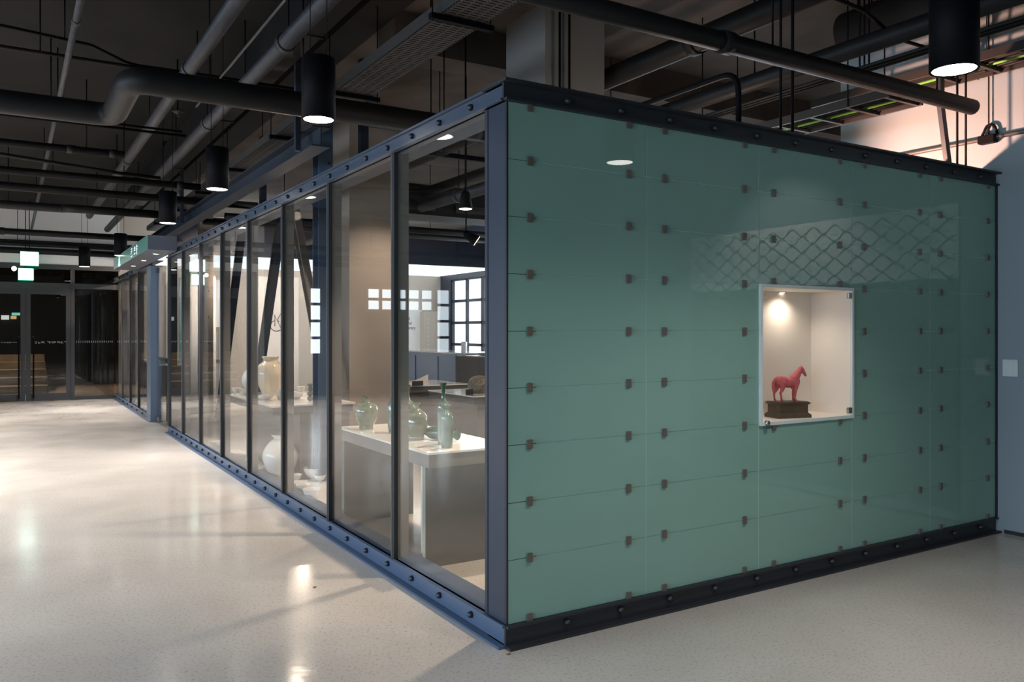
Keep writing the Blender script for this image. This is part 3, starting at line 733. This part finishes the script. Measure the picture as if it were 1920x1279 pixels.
MB().tube([(p0.x+d.x*a, p0.y+d.y*a, TZ+12.5*s) for a, r in N], [r*s for a, r in N], 24).build('body', M['celg'], t)
# white porcelain table
JZ = .75
def pj(u, v, z=JZ): return at(u, v, z)
p = pj(507, 741); s = scale_at(p)
pot('jar', 'big buff jar with a wide collar standing tallest on the porcelain table', 'jar', p,
    [(11*s, 0), (14*s, 0), (18*s, 10*s), (25*s, 30*s), (27*s, 42*s), (22*s, 56*s), (14*s, 63*s), (13*s, 67*s), (16*s, 72*s), (15*s, 72*s), (11*s, 66*s)], 'buff')
p = pj(470, 738); s = scale_at(p)
pot('jar', 'white moon jar half hidden behind a mullion left of the buff jar', 'jar', p,
    [(8*s, 0), (9*s, 0), (12*s, 8*s), (17*s, 24*s), (13*s, 38*s), (8*s, 44*s), (8*s, 47*s), (7*s, 47*s), (6*s, 43*s)], 'porc')
JB = [(443, 739, 9, 12, 'small white cup at the left end of the porcelain table'), (457, 742, 11, 13, 'white bowl with sloping rim beside the left cup on the porcelain table'),
      (497, 751, 15, 10, 'wide white bowl in front of the buff jar'), (524, 750, 7, 19, 'straight white beaker right of the wide bowl'),
      (556, 749, 12, 12, 'cream bowl on the porcelain table seen in the pane right of the buff jar'), (564, 741, 8, 16, 'white cup behind the cream bowl right of the buff jar')]
for u, v, r, h, lb in JB:
    p = pj(u, v); s = scale_at(p)
    pot('bowl', lb, 'bowl', p, bowl_prof(r*s, h*s, .45), 'porc', 'white porcelain on the table')
# standing pebbles
for i, (u, v, n) in enumerate(((582, 752, 4), (596, 748, 5))):
    p = pj(u, v); s = scale_at(p)
    t = thing('pebble_stack', p, ('short stack of dark round pebbles beside the leaning pale brace', 'taller stack of dark round pebbles nearer the wide mullion')[i], 'ornament')
    z = 0
    for k in range(n):
        r = (6-.3*k)*s; MB().sphere((p[0]+random.uniform(-1, 1)*s, p[1], p[2]+z+r*.8), r, (1.0, 1, .8), 8).build('pebble', M['pebble'], t); z += r*1.55
# low platform pots
PZ = .03
def pp(u, v): return at(u, v, PZ)
p = pp(526, 898); s = scale_at(p)
pot('moon_jar', 'large white moon jar standing on the low platform', 'jar', p,
    [(14*s, 0), (16*s, 0), (20*s, 8*s), (29*s, 26*s), (33.5*s, 42*s), (30*s, 56*s), (22*s, 68*s), (14*s, 75*s), (13*s, 77*s), (17*s, 83*s), (16*s, 83*s), (11*s, 76*s)], 'porc')
PB = [(492, 892, 12, 17, 'white bowl left of the moon jar on the low platform'), (572, 884, 11, 11, 'small cream dish behind the big bowl right of the moon jar'),
      (590, 899, 21, 22, 'biggest white bowl on the low platform, right of the moon jar'), (552, 903, 14, 13, 'white bowl directly right of the moon jar foot'),
      (561, 912, 17, 9, 'shallow white dish in front of the moon jar'), (569, 929, 14, 21, 'tall white bowl behind the footed bowl'),
      (584, 943, 16, 26, 'white footed bowl nearest to the glass on the low platform'), (600, 903, 11, 12, 'white cup in front of the biggest bowl'),
      (407, 841, 12, 13, 'cream bowl furthest to the left on the low platform'), (450, 864, 15, 12, 'wide cream bowl in the pane left of the moon jar')]
for u, v, r, h, lb in PB:
    p = pp(u, v); s = scale_at(p)
    pot('bowl', lb, 'bowl', p, bowl_prof(r*s, h*s, .36), 'porc', 'white bowls on the low platform')
# things on the rear tables
def blk(u, v, w_, h_, label, z=.75):
    p = at(u, v, z); s = scale_at(p)
    o = MB().box(p[0]-w_*s/2, p[0]+w_*s/2, p[1]-.01, p[1]+.01, z, z+h_*s); tag(o.build('name_block', M['ink'], bevel=.002), label, 'label')
blk(783, 723.5, 22, 9, 'black label block in front of the folded porcelain')
blk(880, 741, 15, 11, 'black label block beside the brown lidded pot')
p = at(777, 720, .75); s = scale_at(p); p = Vector((2.42, 6.95, .75))
mb = MB(); rim = []
pr = [(.06, 0), (.11, .03), (.17, .08), (.20, .135)]
mb.lathe(smooth(pr), p, 24)
for v in mb.bm.verts:
    if v.co.z > .86: v.co.z += .03*math.sin(3*math.atan2(v.co.y-p.y, v.co.x-p.x))
bmesh.ops.solidify(mb.bm, geom=mb.bm.faces[:], thickness=.006)
tag(mb.build('bowl', M['porc']), 'large white bowl with a torn wavy rim on the rear table', 'bowl')
p = Vector((2.80, 6.90, .75)); mb = MB()
a = [mb.bm.verts.new(p+Vector(q)) for q in ((-.16, 0, .001), (.13, -.02, .001), (.15, .03, .115), (-.02, .02, .05))]
mb.bm.faces.new(a); b2 = [mb.bm.verts.new(p+Vector(q)) for q in ((-.16, 0, .0012), (.13, -.02, .0012), (.14, .16, .02), (-.1, .14, .03))]; mb.bm.faces.new(b2)
bmesh.ops.solidify(mb.bm, geom=mb.bm.faces[:], thickness=.006)
tag(mb.build('folded_dish', M['porc']), 'white porcelain dish folded like paper on the rear table', 'dish')
p = at(899, 737, .75); s = scale_at(p)
t = thing('lidded_pot', p, 'brown speckled lidded pot low and round on the dark table', 'pot')
MB().lathe(smooth([(12*s, 0), (15*s, 0), (20*s, 8*s), (23*s, 16*s), (21*s, 17*s)]), p, 28).build('body', M['stone'], t)
MB().lathe(smooth([(22.5*s, 16.5*s), (19*s, 25*s), (11*s, 31*s), (.001, 33*s)]), p, 28).build('lid', M['stone'], t)
for i, (y, x, r, h) in enumerate(((8.95, 4.6, .05, .16), )):
    pot('cup', 'tall white cup on the blue counter in front of the window', 'cup', (x, y, 1.10), [(r*.9, 0), (r, 0), (r, h), (r*.94, h), (r*.9, .02)], 'porc')
random.seed(3)
for i, (x, y) in enumerate(((4.55, 8.15), (4.8, 8.05), (4.95, 8.2))):
    p = Vector((x, y, 1.07)); mb = MB(); mb.lathe(smooth([(.05, 0), (.10, .01), (.13, .035), (.12, .03), (.06, .012), (.001, .01)]), p, 18)
    tag(mb.build('dish', M['porc']), ('crumpled pale dish at the left end of the brown cabinet', 'crumpled pale dish in the middle of the brown cabinet', 'crumpled pale dish at the right end of the brown cabinet')[i], 'dish', 'dishes on the brown cabinet')
# end wall text panel, logo wall, teal door, white panels
def xe(u, y=YB-.05): return ony(u, y)[0]
t = thing('text_panel', (xe(776), YB-.05, 1.2), 'tall pale exhibition panel with black text on the shop end wall', 'panel')
MB().box(xe(735), xe(791), YB-.06, YB-.01, .6, 2.02).build('board', M['white'], t)
for s_, v in (('Museum of', 601), ('Modern and', 609), ('Contemporary', 617.5)):
    tt = ony(776, YB)[1]; text(s_, .125, (xe(778.5 if s_[-1] == 'y' else (768.5 if s_[-1] == 'f' else 771.5)), YB-.062, zat(v, tt)), (PI/2, 0, 0), M['ink'], 'lettering', t, .001, .8, 'RIGHT')
t = thing('cabinet', (xe(808), YB-.3, 0), 'tall beige locker beside the text panel on the end wall', 'cabinet')
MB().box(xe(795, YB-.3), xe(824, YB-.3), YB-.3, YB-.01, 0, 1.98).build('body', M['beige'], t)
for k in range(8): MB().lathe([(.012, 0), (.012, -.006)], (xe(803, YB-.3), YB-.3, 1.0+.11*k), 8, 'Y', captop=True).build('white_dot', M['frame_white'], t)
# logo wall
YW = 13.2
xa, xb = ony(480, YW)[0], ony(560, YW)[0]
struct('wall_logo', MB().box(xa, xb, YW, YW+.1, 0, 2.55), M['white'])
t = thing('monogram', (ony(517, YW)[0], YW, 1.8), 'thin black line monogram on the white inner wall', 'sign')
tt = ony(517, YW)[1]
def lp(u, v): return (ony(u, YW)[0], YW-.012, zat(v, tt))
mb = MB()
mb.tube([lp(509, 599), lp(509, 582), lp(527, 616)], .007, 6); mb.tube([lp(515, 591), lp(515, 612)], .007, 6)
pts = [lp(531, 583), lp(524, 591), lp(520, 600), lp(523, 604)]; mb.tube(pts, .007, 6, rad=.05)
pts = [lp(518+11*math.cos(a), 611+10*math.sin(a)) for a in [math.radians(q) for q in range(-110, -340, -15)]]; mb.tube(pts, .007, 6)
mb.build('strokes', M['ink'], t)
# far white panels and teal door seen at the left panes
YQ = 15.6
def panel(name, u0, u1, z0, z1, m, label, cat, y=YQ):
    x0, x1 = ony(u0, y)[0], min(ony(u1, y)[0], XS-.05); t = thing(name, ((x0+x1)/2, y, 0), label, cat)
    MB().box(x0, x1, y, y+.05, z0, z1).build('board', M[m], t); return t
t = panel('wall_panel', 354, 412, 0, 2.6, 'white', 'white display wall behind the second and third panes from the entrance', 'wall panel')
t = panel('door', 336, 352, 0, 2.6, 'teal', 'teal painted door far inside behind the pane nearest the entrance', 'door', 15.2)
x0, x1 = ony(361, 15.4)[0], ony(408, 15.4)[0]
t = thing('cabinet', ((x0+x1)/2, 15.4, 0), 'pale framed cabinet against the white display wall', 'cabinet')
MB().box(x0, x1, 15.2, 15.55, 0, 1.55).build('body', M['column'], t); MB().box(x0+.06, x1-.05, 15.185, 15.2, .1, 1.45).build('glass_front', M['wallcool'], t); MB().box(x0-.0, x1, 15.17, 15.2, .78, .84).build('rail', M['galv'], t)
# shelf inside the far shopfront
t = thing('shelf', (.35, 12.4, .9), 'cream shelf with small green pots beyond the entrance post', 'shelf')
MB().box(.12, .62, 11.0, 13.6, .90, .93).build('board', M['top'], t); MB().box(.16, .58, 11.05, 13.55, 0, .90).build('base', M['taupe'], t)
for i in range(4):
    pot('bowl', ('small green bowl nearest to the entrance on the cream shelf', 'second small green bowl from the entrance on the cream shelf', 'third small green bowl from the entrance on the cream shelf', 'small green bowl furthest from the entrance on the cream shelf')[i], 'bowl', (.3, 11.3+.6*i, .93), bowl_prof(.08, .07, .45), 'celg', 'green bowls on the cream shelf')
# white curved cabinet in the entrance
t = thing('partition', (.9, 10.4, 0), 'white rounded partition standing inside the shop entrance', 'partition')
MB().box(.75, 1.25, 12.2, 12.3, 0, 2.45).build('panel', M['white'], t, bevel=.02)
MB().tube([(.72, 12.15, .03), (.72, 12.15, 2.4)], .035, 12).build('rounded_edge', M['frame_white'], t)

# ================================================================ ceiling services
def hang(t, p, r=.006, top=SLAB):
    MB().tube([(p[0], p[1], p[2]), (p[0], p[1], top)], r, 6).build('hanger_rod', M['black'], t)
def pipe(label, pts, r, m='pipe', name='pipe', hangs=(), rad=0, collars=(), cat='pipe', top=SLAB):
    pts = [Vector(p) for p in pts]
    t = thing(name, pts[0], label, cat)
    MB().tube(pts, r, 16 if r > .02 else 8, rad=rad).build('run', M[m], t)
    for f in hangs:
        n = len(pts)-1; k = min(int(f*n), n-1); q = pts[k].lerp(pts[k+1], f*n-k); hang(t, (q.x, q.y, q.z+r*.9), top=top)
    for f in collars:
        n = len(pts)-1; k = min(int(f*n), n-1); q = pts[k].lerp(pts[k+1], f*n-k); dr = (pts[k+1]-pts[k]).normalized()
        MB().tube([q-dr*.04, q+dr*.04], r*1.18, 16).build('collar', M[m], t)
    return t
def xrun(u, v, z, x0, x1):   # pipe parallel to the green wall through the sight line of (u, v)
    p = at(u, v, z); return [(x0, p.y, z), (x1, p.y, z)]
def yrun(u, v, z, y0, y1):
    p = at(u, v, z); return [(p.x, y0, z), (p.x, y1, z)]
# big pipe with a jog
ZP = 3.08; a = at(0, 190, ZP); b = at(213, 216, ZP); c = at(242, 148, ZP)
pipe('thick black pipe with an S-shaped jog crossing the upper left of the ceiling', [(XL+.3, a.y, ZP), (b.x, a.y, ZP), (b.x, c.y, ZP), (1.55, c.y, ZP)], .086, hangs=(.12, .22, .8, .92), rad=.14)
pipe('grey wrapped pipe running lengthwise, left one of the two wide ones', yrun(425, 30, 3.55, -1.5, 13.4), .055, 'wrap', hangs=(.1, .3, .5, .7, .9), collars=(.35, .62, .8))
pipe('grey wrapped pipe running lengthwise, right one of the two wide ones', yrun(612, 0, 3.55, -1.5, 15.4), .060, 'wrap', hangs=(.12, .32, .52, .72, .9), collars=(.25, .41, .6))
pipe('slender grey pipe running lengthwise at the far left of the ceiling', yrun(151, 0, 3.55, -1.5, 16.0), .024, 'wrap', hangs=(.2, .4, .6, .8), collars=(.26, .38, .55))
p = at(525, 11, 3.7); pipe('thin grey conduit running lengthwise between the two wrapped pipes', [(p.x, -1.0, 3.7), (p.x, 5.4, 3.7)], .010, 'galv', 'conduit', (.3, .9), cat='conduit')
z = 3.72; q = [at(u, v, z) for u, v in ((0, 47), (150, 80), (170, 84), (245, 121), (400, 143), (560, 168))]
pipe('thin black conduit with a wavy bend at the top left of the ceiling', [(XL+.3, q[0].y+.3, z)]+q, .013, 'black', 'conduit', (.3, .8), rad=.1, cat='conduit')
pipe('thin brown pipe passing just below the wavy conduit', xrun(200, 118, 3.68, XL+.3, 1.0), .016, 'pipe', hangs=(.4, .7))
pipe('upper one of the twin thin conduits below the thick jogged pipe', xrun(0, 206, 3.35, XL+.3, at(345, 243, 3.35).x), .011, 'black', 'conduit', (.5, .8), cat='conduit')
pipe('lower one of the twin thin conduits below the thick jogged pipe', xrun(0, 214, 3.35, XL+.3, at(352, 252, 3.35).x), .013, 'black', 'conduit', (.52, .85), cat='conduit')
pipe('black pipe ending in a valve near the left wrapped pipe', xrun(0, 266, 3.35, XL+.3, at(232, 292, 3.35).x), .038, hangs=(.6, .95), collars=(.93, .985))
z = 3.4; q = [at(u, v, z) for u, v in ((0, 289), (225, 325), (300, 334))]
pipe('slender black pipe running at a slant below the valve pipe', [q[0]+(q[0]-q[1])]+q, .022, hangs=(.3, .7))
pipe('black pipe ending beside the second hanging downlight', xrun(0, 318, 3.3, XL+.3, at(375, 352, 3.3).x), .044, hangs=(.5, .8), collars=(.97,))
pipe('thick black pipe running to the top of the shopfront', xrun(0, 348, 3.25, XL+.3, at(488, 384, 3.25).x), .052, hangs=(.4, .6))
z = 3.25; a = at(0, 383, z); b = at(118, 393, z); c = at(128, 399, z)
pipe('black pipe with a small offset below the row of straight pipes', [(XL+.3, a.y, z), (b.x, a.y, z), (b.x+.06, a.y+(-.22), z-.02), (at(300, 412, z).x, a.y-.22, z-.02)], .060, hangs=(.3,), rad=.08)
pipe('black pipe with a collar low at the far left of the ceiling', xrun(0, 433, 3.2, XL+.3, .3), .055, hangs=(.4, .7), collars=(.72,))
pipe('thin conduit crossing before the far white wall', xrun(0, 449, 3.2, XL+.3, .3), .014, 'black', 'conduit', (.4, .7), cat='conduit')
pipe('dark pipe crossing close above the green exit sign', xrun(0, 468, 3.12, XL+.3, .3), .065, hangs=(.4, .7))
pipe('dark pipe crossing furthest back above the lobby doors', xrun(0, 455, 3.25, XL+.3, .3), .05, hangs=(.45, .75))
# sprinkler
p = at(333, 208, 3.6)
t = thing('sprinkler', p, 'small sprinkler head hanging below the slab between the wrapped pipes', 'sprinkler')
MB().tube([(p.x, p.y, SLAB), (p.x, p.y, 3.60)], .008, 8).build('drop_pipe', M['black'], t)
MB().lathe([(.05, 3.60), (.055, 3.59), (.012, 3.57), (.02, 3.55)], (p.x, p.y, 0), 12).build('rosette', M['galv'], t)

# cable tray -------------------------------------------------------
TX0, TX1, TZ0 = .195, .495, 3.30
t = thing('cable_tray', ((TX0+TX1)/2, 0, TZ0), 'perforated grey cable tray hung above the shopfront', 'cable tray')
mb = MB(); y = -1.9
mb.box(TX0, TX0+.006, -2, 13, TZ0, TZ0+.08); mb.box(TX1-.006, TX1, -2, 13, TZ0, TZ0+.08)
mb.build('side_rails', M['tray'], t)
mb = MB(); y = -1.9
while y < 9.0:
    mb.box(TX0, TX1, y, y+.022, TZ0, TZ0+.003)
    y += .034
for xx in (TX0+.02, TX0+.085, TX0+.15, TX0+.215, TX0+.275): mb.box(xx-.007, xx+.007, -1.9, 13, TZ0+.0005, TZ0+.0035)
mb.box(TX0, TX1, 9.0, 13, TZ0, TZ0+.003)
mb.build('perforated_bottom', M['tray'], t)
MB().box(TX0+.01, TX1-.01, -1.9, 13, TZ0+.012, TZ0+.05).build('cables', M['black'], t)
for y in (-.6, 1.08, 2.86, 4.51, 6.31, 8.1, 9.9, 11.7):
    s_ = MB().box(TX0-.06, TX1+.06, y-.02, y+.02, TZ0-.035, TZ0-.001).build('support_channel', M['black'], t)
    for xx in (TX0-.045, TX1+.045): MB().tube([(xx, y, TZ0-.045), (xx, y, SLAB)], .005, 6).build('hanger_rod', M['black'], s_)
# large dark duct beside the tray
t = thing('air_duct', (0, 2, 3.8), 'dark rectangular air duct running lengthwise beside the cable tray', 'duct')
MB().box(-.12, .14, -2, 13, 3.75, 4.02).build('casing', M['pipe'], t)
for y in (0, 3, 6, 9, 12): MB().box(-.13, .15, y, y+.03, 3.74, SLAB-.003).build('joint_band', M['pipe'], t)

# services above the green wall --------------------------------------
pipe('long thick black pipe slanting across the upper right above the green wall', [(-1.6, -.07, 3.0), (3.72, -.07, 3.0)], .052, hangs=(.35, .62, .92), name='pipe', collars=(.55,))
p = at(1133, 150, 3.68); pipe('fat dark pipe running lengthwise right of the concrete column', [(p.x, -2.5, 3.68), (p.x, 10.5, 3.68)], .09, hangs=(.2, .5, .8), collars=(.3,))
p = at(1410, 155, 3.3); pipe('dark pipe with ribbed collars above the middle of the green wall', [(p.x, -2.5, 3.3), (p.x, 7.5, 3.3)], .062, hangs=(.35, .62), collars=(.50, .515, .64), name='pipe')
for k, lb in enumerate(('first thin conduit of three under the collared pipe', 'second thin conduit of three under the collared pipe', 'third thin conduit of three under the collared pipe')):
    pipe(lb, [(2.86+.05*k, -2.5, 3.2), (2.86+.05*k, 6.5, 3.2)], .011, 'pipe', 'conduit', (.3, .7), cat='conduit')
t = thing('air_duct', (3.28, -1, 3.62), 'big round dark air duct in the top right of the ceiling', 'duct')
MB().tube([(3.28, -2.6, 3.62), (3.28, .6, 3.62)], .16, 24).build('casing', M['pipe'], t); MB().tube([(3.28, -.4, 3.62), (3.28, -.34, 3.62)], .168, 24).build('collar', M['pipe'], t)
hang(t, (3.28, -1, 3.77)); hang(t, (3.28, .4, 3.77))
# gooseneck conduit
t = thing('conduit', (1.6, .09, 2.6), 'black gooseneck conduit rising from the top rail of the green wall', 'conduit')
MB().tube([(1.60, .09, 2.60), (1.60, .09, 2.94), (1.60, 1.5, 2.94)], .017, 12, rad=.13).build('tube', M['black'], t)
for i, x in enumerate((1.955, 2.06)):
    tag(MB().tube([(x, .09, 2.60), (x, .09, SLAB)], .010 if i else .008, 8).build('support_rod', M['black']), ('left rod of the pair standing on the green wall beside the gooseneck', 'right rod of the pair standing on the green wall beside the gooseneck')[i], 'rod')
for i, x in enumerate((3.815, 3.925)):
    tag(MB().tube([(x, .09, 2.60), (x, .09, SLAB)], .008, 8).build('support_rod', M['black']), ('left rod of the pair before the peach wall at far right', 'right rod of the pair before the peach wall at far right')[i], 'rod')
t = thing('strut', (3.72, .09, 2.6), 'slanting flat steel strut leaning before the peach wall', 'strut')
MB().prism([(3.69, 2.60), (3.74, 2.60), (3.64, 3.05), (3.59, 3.05)], .03, 'y', .08).box(3.59, 3.64, .08, .11, 3.05, SLAB).build('bar', M['steel_dark'], t)
# ladder cable trays with green cables
def ladder(x0, x1, y0, y1, z, label):
    t = thing('ladder_tray', ((x0+x1)/2, y0, z), label, 'cable tray')
    mb = MB().box(x0, x0+.02, y0, y1, z, z+.06).box(x1-.02, x1, y0, y1, z, z+.06)
    y = y0+.02
    while y < y1: mb.box(x0+.02, x1-.02, y, y+.025, z, z+.02); y += .30
    mb.build('ladder', M['tray'], t)
    for k in range(6):
        xx = x0+.07+.055*k
        MB().tube([(xx, y0, z+.032), (xx, y1, z+.032)], .012, 8).build('cable', M['greencable'] if k in (0, 3) else M['pipe'], t)
    y = y0+.3
    while y < y1:
        for xx in (x0-.01, x1+.01): MB().tube([(xx, y, z), (xx, y, SLAB)], .005, 6).build('hanger_rod', M['black'], t)
        y += 1.4
ladder(3.05, 3.45, .12, 3.6, 3.02, 'ladder cable tray with green cables above the green wall')
ladder(3.70, 4.10, -1.6, 1.25, 3.30, 'ladder cable tray with green cables at the far right before the peach wall')
# conduit with junction box near peach wall
p1, p2 = at(1920, 205, 2.9), at(1640, 272, 2.9)
t = thing('conduit', (4.0, 0, 2.9), 'grey conduit with a junction box crossing the peach wall', 'conduit')
MB().tube([(4.135, -1.2, 2.86), (4.135, 2.4, 2.86)], .016, 10).build('tube', M['galv'], t)
MB().box(4.09, 4.155, -.02, .10, 2.82, 2.88).build('junction_box', M['black'], t, bevel=.005)
MB().tube([(4.135, -.02, 2.88), (4.135, .0, 2.95), (4.135, .05, 2.96), (4.135, .09, 2.88)], .010, 8, rad=.03).build('loop_cable', M['black'], t)
MB().tube([(4.135, .04, 2.88), (4.135, .04, SLAB)], .005, 6).build('hanger_rod', M['black'], t)
q = [at(u, v, 3.35) for u, v in ((1560, -6), (1620, 20), (1680, 72), (1745, 92), (1800, 108))]
pipe('wavy black conduit left of the nearest hanging downlight', q, .012, 'black', 'conduit', (.2, .8), rad=.06, cat='conduit')

# ================================================================ hanging downlights
def pendant(x, y, z, label, r=.098, h=.36, power=130):
    t = thing('hanging_downlight', (x, y, z), label, 'lamp', 'black cylinder downlights')
    MB().lathe([(r-.012, .012), (r-.006, 0), (r, 0), (r, h), (r-.01, h+.006), (.02, h+.008), (.001, h+.008)], (x, y, z), 36, capb=False).build('housing', M['black'], t)
    MB().lathe([(r-.012, .003), (.001, .001)], (x, y, z), 36, capb=False).build('diffuser', M['lampdisc'], t)
    for a in (-.05, .05): MB().tube([(x+a, y, z+h), (x+a, y, SLAB)], .003, 6).build('suspension_wire', M['black'], t)
    spot('pendant_light', (x, y, z-.01), (x, y, 0), power, NEUT, 118, .7, .08)
L1 = ['nearest of the black hanging downlights beside the shopfront', 'second black hanging downlight along the shopfront', 'third black hanging downlight along the shopfront, above the canopy',
      'fourth black hanging downlight, by the canopy letters', 'black hanging downlight furthest away, before the lobby doors']
for k, y in enumerate((1.51, 4.27, 6.89, 11.6)): pendant(-.385, y, 2.70, L1[k], power=(20, 130, 740, 900)[k])
pendant(-.75, 13.9, 2.66, L1[4], power=820)
pendant(1.60, -1.155, 2.60, 'biggest black hanging downlight at the top right in front of the green wall', .10, .36, power=60)
spot('lobby_row_or_fill', (1.2, -3.1, 2.75), (1.2, -3.1, 0), 25, NEUT, 128, .9, .08)  # unseen fill added in front to brighten the green wall
spot('lobby_row_or_fill', (3.0, -3.3, 2.75), (3.0, -3.3, 0), 40, NEUT, 128, .9, .08)  # another added fill for the green wall
spot('lobby_row_or_fill', (.8, -1.5, 2.75), (.8, -1.5, 0), 60, NEUT, 128, .8, .08)  # closer fill, added to lift the green wall's middle height
# more lamps of the same row and of the lobby's other row, outside the picture
spot('lobby_row_or_fill', (-3.6, .2, 2.75), (-3.6, .2, 0), 110, NEUT, 118, .7, .08)
for x, y in ((-.385, -1.2), (-1.6, -3.9), (-3.6, 3.0), (-3.6, 5.8), (-3.6, 8.6), (-3.6, 11.4), (-5.9, 2.5), (-5.9, 6.0), (-5.9, 10.5)):
    spot('lobby_row_or_fill', (x, y, 2.75), (x, y, 0), 25 if y < 0 else (330 if y < 4 else 760), NEUT, 118, .7, .08)
# shop lamps, then mostly added fill spots without fixtures
def lamp(x, y, z, label, tgt, r=.055, power=60, tilt=False, top=SLAB, size=80, col=None):
    t = thing('track_spotlight', (x, y, z), label, 'lamp')
    d = (Vector(tgt)-Vector((x, y, z))).normalized() if tilt else Vector((0, 0, -1))
    b = Vector((x, y, z)); a = b-d*.13
    MB().tube([a-d*.02, a, b], [r*.45, r*.62, r], 20).build('reflector', M['black'], t)
    MB().tube([b-d*.004, b+d*.002], [r*.9, r*.88], 20).build('lens', M['spotdisc'], t)
    MB().tube([a, (a.x, a.y, a.z+.10), (a.x, a.y, top)], .008, 8).build('stem', M['black'], t)
    spot('shop_spot_or_fill', b+d*.02, tgt, power*2.6, col or WARM, size, .8, .04)
def unseen_spot(x, y, z, label, tgt, r=.05, power=60, tilt=True, size=80, col=None): spot('shop_spot_or_fill', (x, y, z), tgt, power*2.6, col or WARM, size, .8, .05)  # bare spot with no fixture, mostly added fill for the shop
lamp(1.38, 2.95, 2.50, 'shaded spotlight pointing straight down near the corner post', (1.38, 2.95, 0), .062, 35)
lamp(2.05, 3.95, 2.36, 'tilted spotlight aimed right above the celadon table', (3.6, 3.2, 1.2), .06, 40, True)
spot('added_ceiling_fill', (2.6, 1.4, 2.0), (2.2, 1.2, 4.0), 55, (1, .72, .55), 150, .8, .1)  # no real lamp: warm fill added to light the slab from below
unseen_spot(1.0, .75, 2.42, 'added unseen fill behind the green glass aimed down at the floor beside the corner post', (.5, .65, 0), .05, 80, True, size=70)
unseen_spot(1.25, 1.7, 2.75, 'added unseen fill aimed down at the celadon pots', (.5, 2.0, .7), .05, 110, True, size=70)
unseen_spot(1.25, 3.6, 2.75, 'added unseen fill aimed down at the bowls on the low platform', (.4, 3.6, .1), .05, 90, True, size=75)
unseen_spot(1.3, 5.1, 2.9, 'added unseen fill aimed down at the porcelain table', (.6, 5.3, .75), .05, 90, True, size=75)
unseen_spot(2.0, 4.6, 2.9, 'added unseen fill washing the face of the inner concrete column', (1.7, 5.8, 1.6), .05, 62, True, size=80)
unseen_spot(2.9, .9, 2.1, 'low spotlight washing the wall above the green glass', (4.16, .1, 2.75), .05, 230, True, size=85, col=(1, .50, .35))
for (x, y, z, tx, ty, tz, pw) in ((2.75, 11.9, 2.78, .3, 8.5, .6, 26), (2.4, 13.5, 2.8, 2.5, 16.2, 1.6, 70), (4.5, 13.5, 2.8, 4.8, 16.2, 1.6, 80), (3.0, 8.5, 2.8, 2.9, 7.2, .7, 50), (3.2, 3.4, 2.8, 2.8, 5.0, .7, 50), (.9, 6.2, 2.8, .1, 4.0, 1.4, 22), (1.6, 10.6, 2.8, 1.9, 13.2, 1.7, 300)):
    spot('shop_spot_or_fill', (x, y, z), (tx, ty, tz), pw*2.6, WARM, 90, .8, .05)  # unseen spots without fixtures, mostly added to brighten the rear shop
t = thing('lighting_track', (1.3, 3, 2.95), 'black lighting track crossing behind the nearest pane', 'lighting track')
MB().box(1.0, 3.2, 2.98, 3.02, 2.93, 2.97).build('rail', M['black'], t)
for x in (1.2, 3.0): MB().tube([(x, 3.0, 2.97), (x, 3.0, SLAB)], .006, 6).build('hanger_rod', M['black'], t)
pipe('grey wrapped pipe running through the shop behind the nearest pane', [(2.7, 3.2, 3.1), (2.7, 15, 3.1)], .07, 'wrap', hangs=(.2, .5, .8), collars=(.2, .4))
pipe('dark red-brown pipe crossing the shop behind the nearest pane', [(.7, 3.4, 3.25), (4.0, 3.4, 3.25)], .045, 'pipe', hangs=(.2, .8))
for k, (y, z) in enumerate(((8.5, 3.05), (10.0, 3.15))):
    pipe(('lower dark pipe crossing deep in the shop', 'upper dark pipe crossing deep in the shop')[k], [(.6, y, z), (6.9, y, z)], .05, 'pipe', hangs=(.2, .5, .8))
t = thing('air_duct', (4.5, 9.3, 3.0), 'dark air duct with pale grilles deep in the shop', 'duct')
MB().box(1.6, 6.6, 6.6, 7.2, 3.0, 3.4).build('casing', M['pipe'], t)
for x in (2.4, 3.2, 4.0): MB().box(x, x+.5, 6.585, 6.599, 3.06, 3.16).build('grille', M['tray'], t)
for x in (1.9, 6.2): MB().tube([(x, 6.9, 3.4), (x, 6.9, SLAB)], .008, 6).build('hanger_rod', M['black'], t)
# bits of dry leaf on the floor
for i, (u, v) in enumerate(((953, 1228), (590, 1102), (716, 1056))):
    p = at(u, v, 0); mb = MB().sphere((p.x, p.y, .004), .012, (1, .6, .35), 5)
    tag(mb.build('dry_leaf', M['leaf']), ('dry brown leaf scrap on the floor beside the box corner', 'tiny dry leaf scrap on the pale floor before the middle panes', 'tiny leaf scrap near the bright floor reflection')[i], 'leaf')
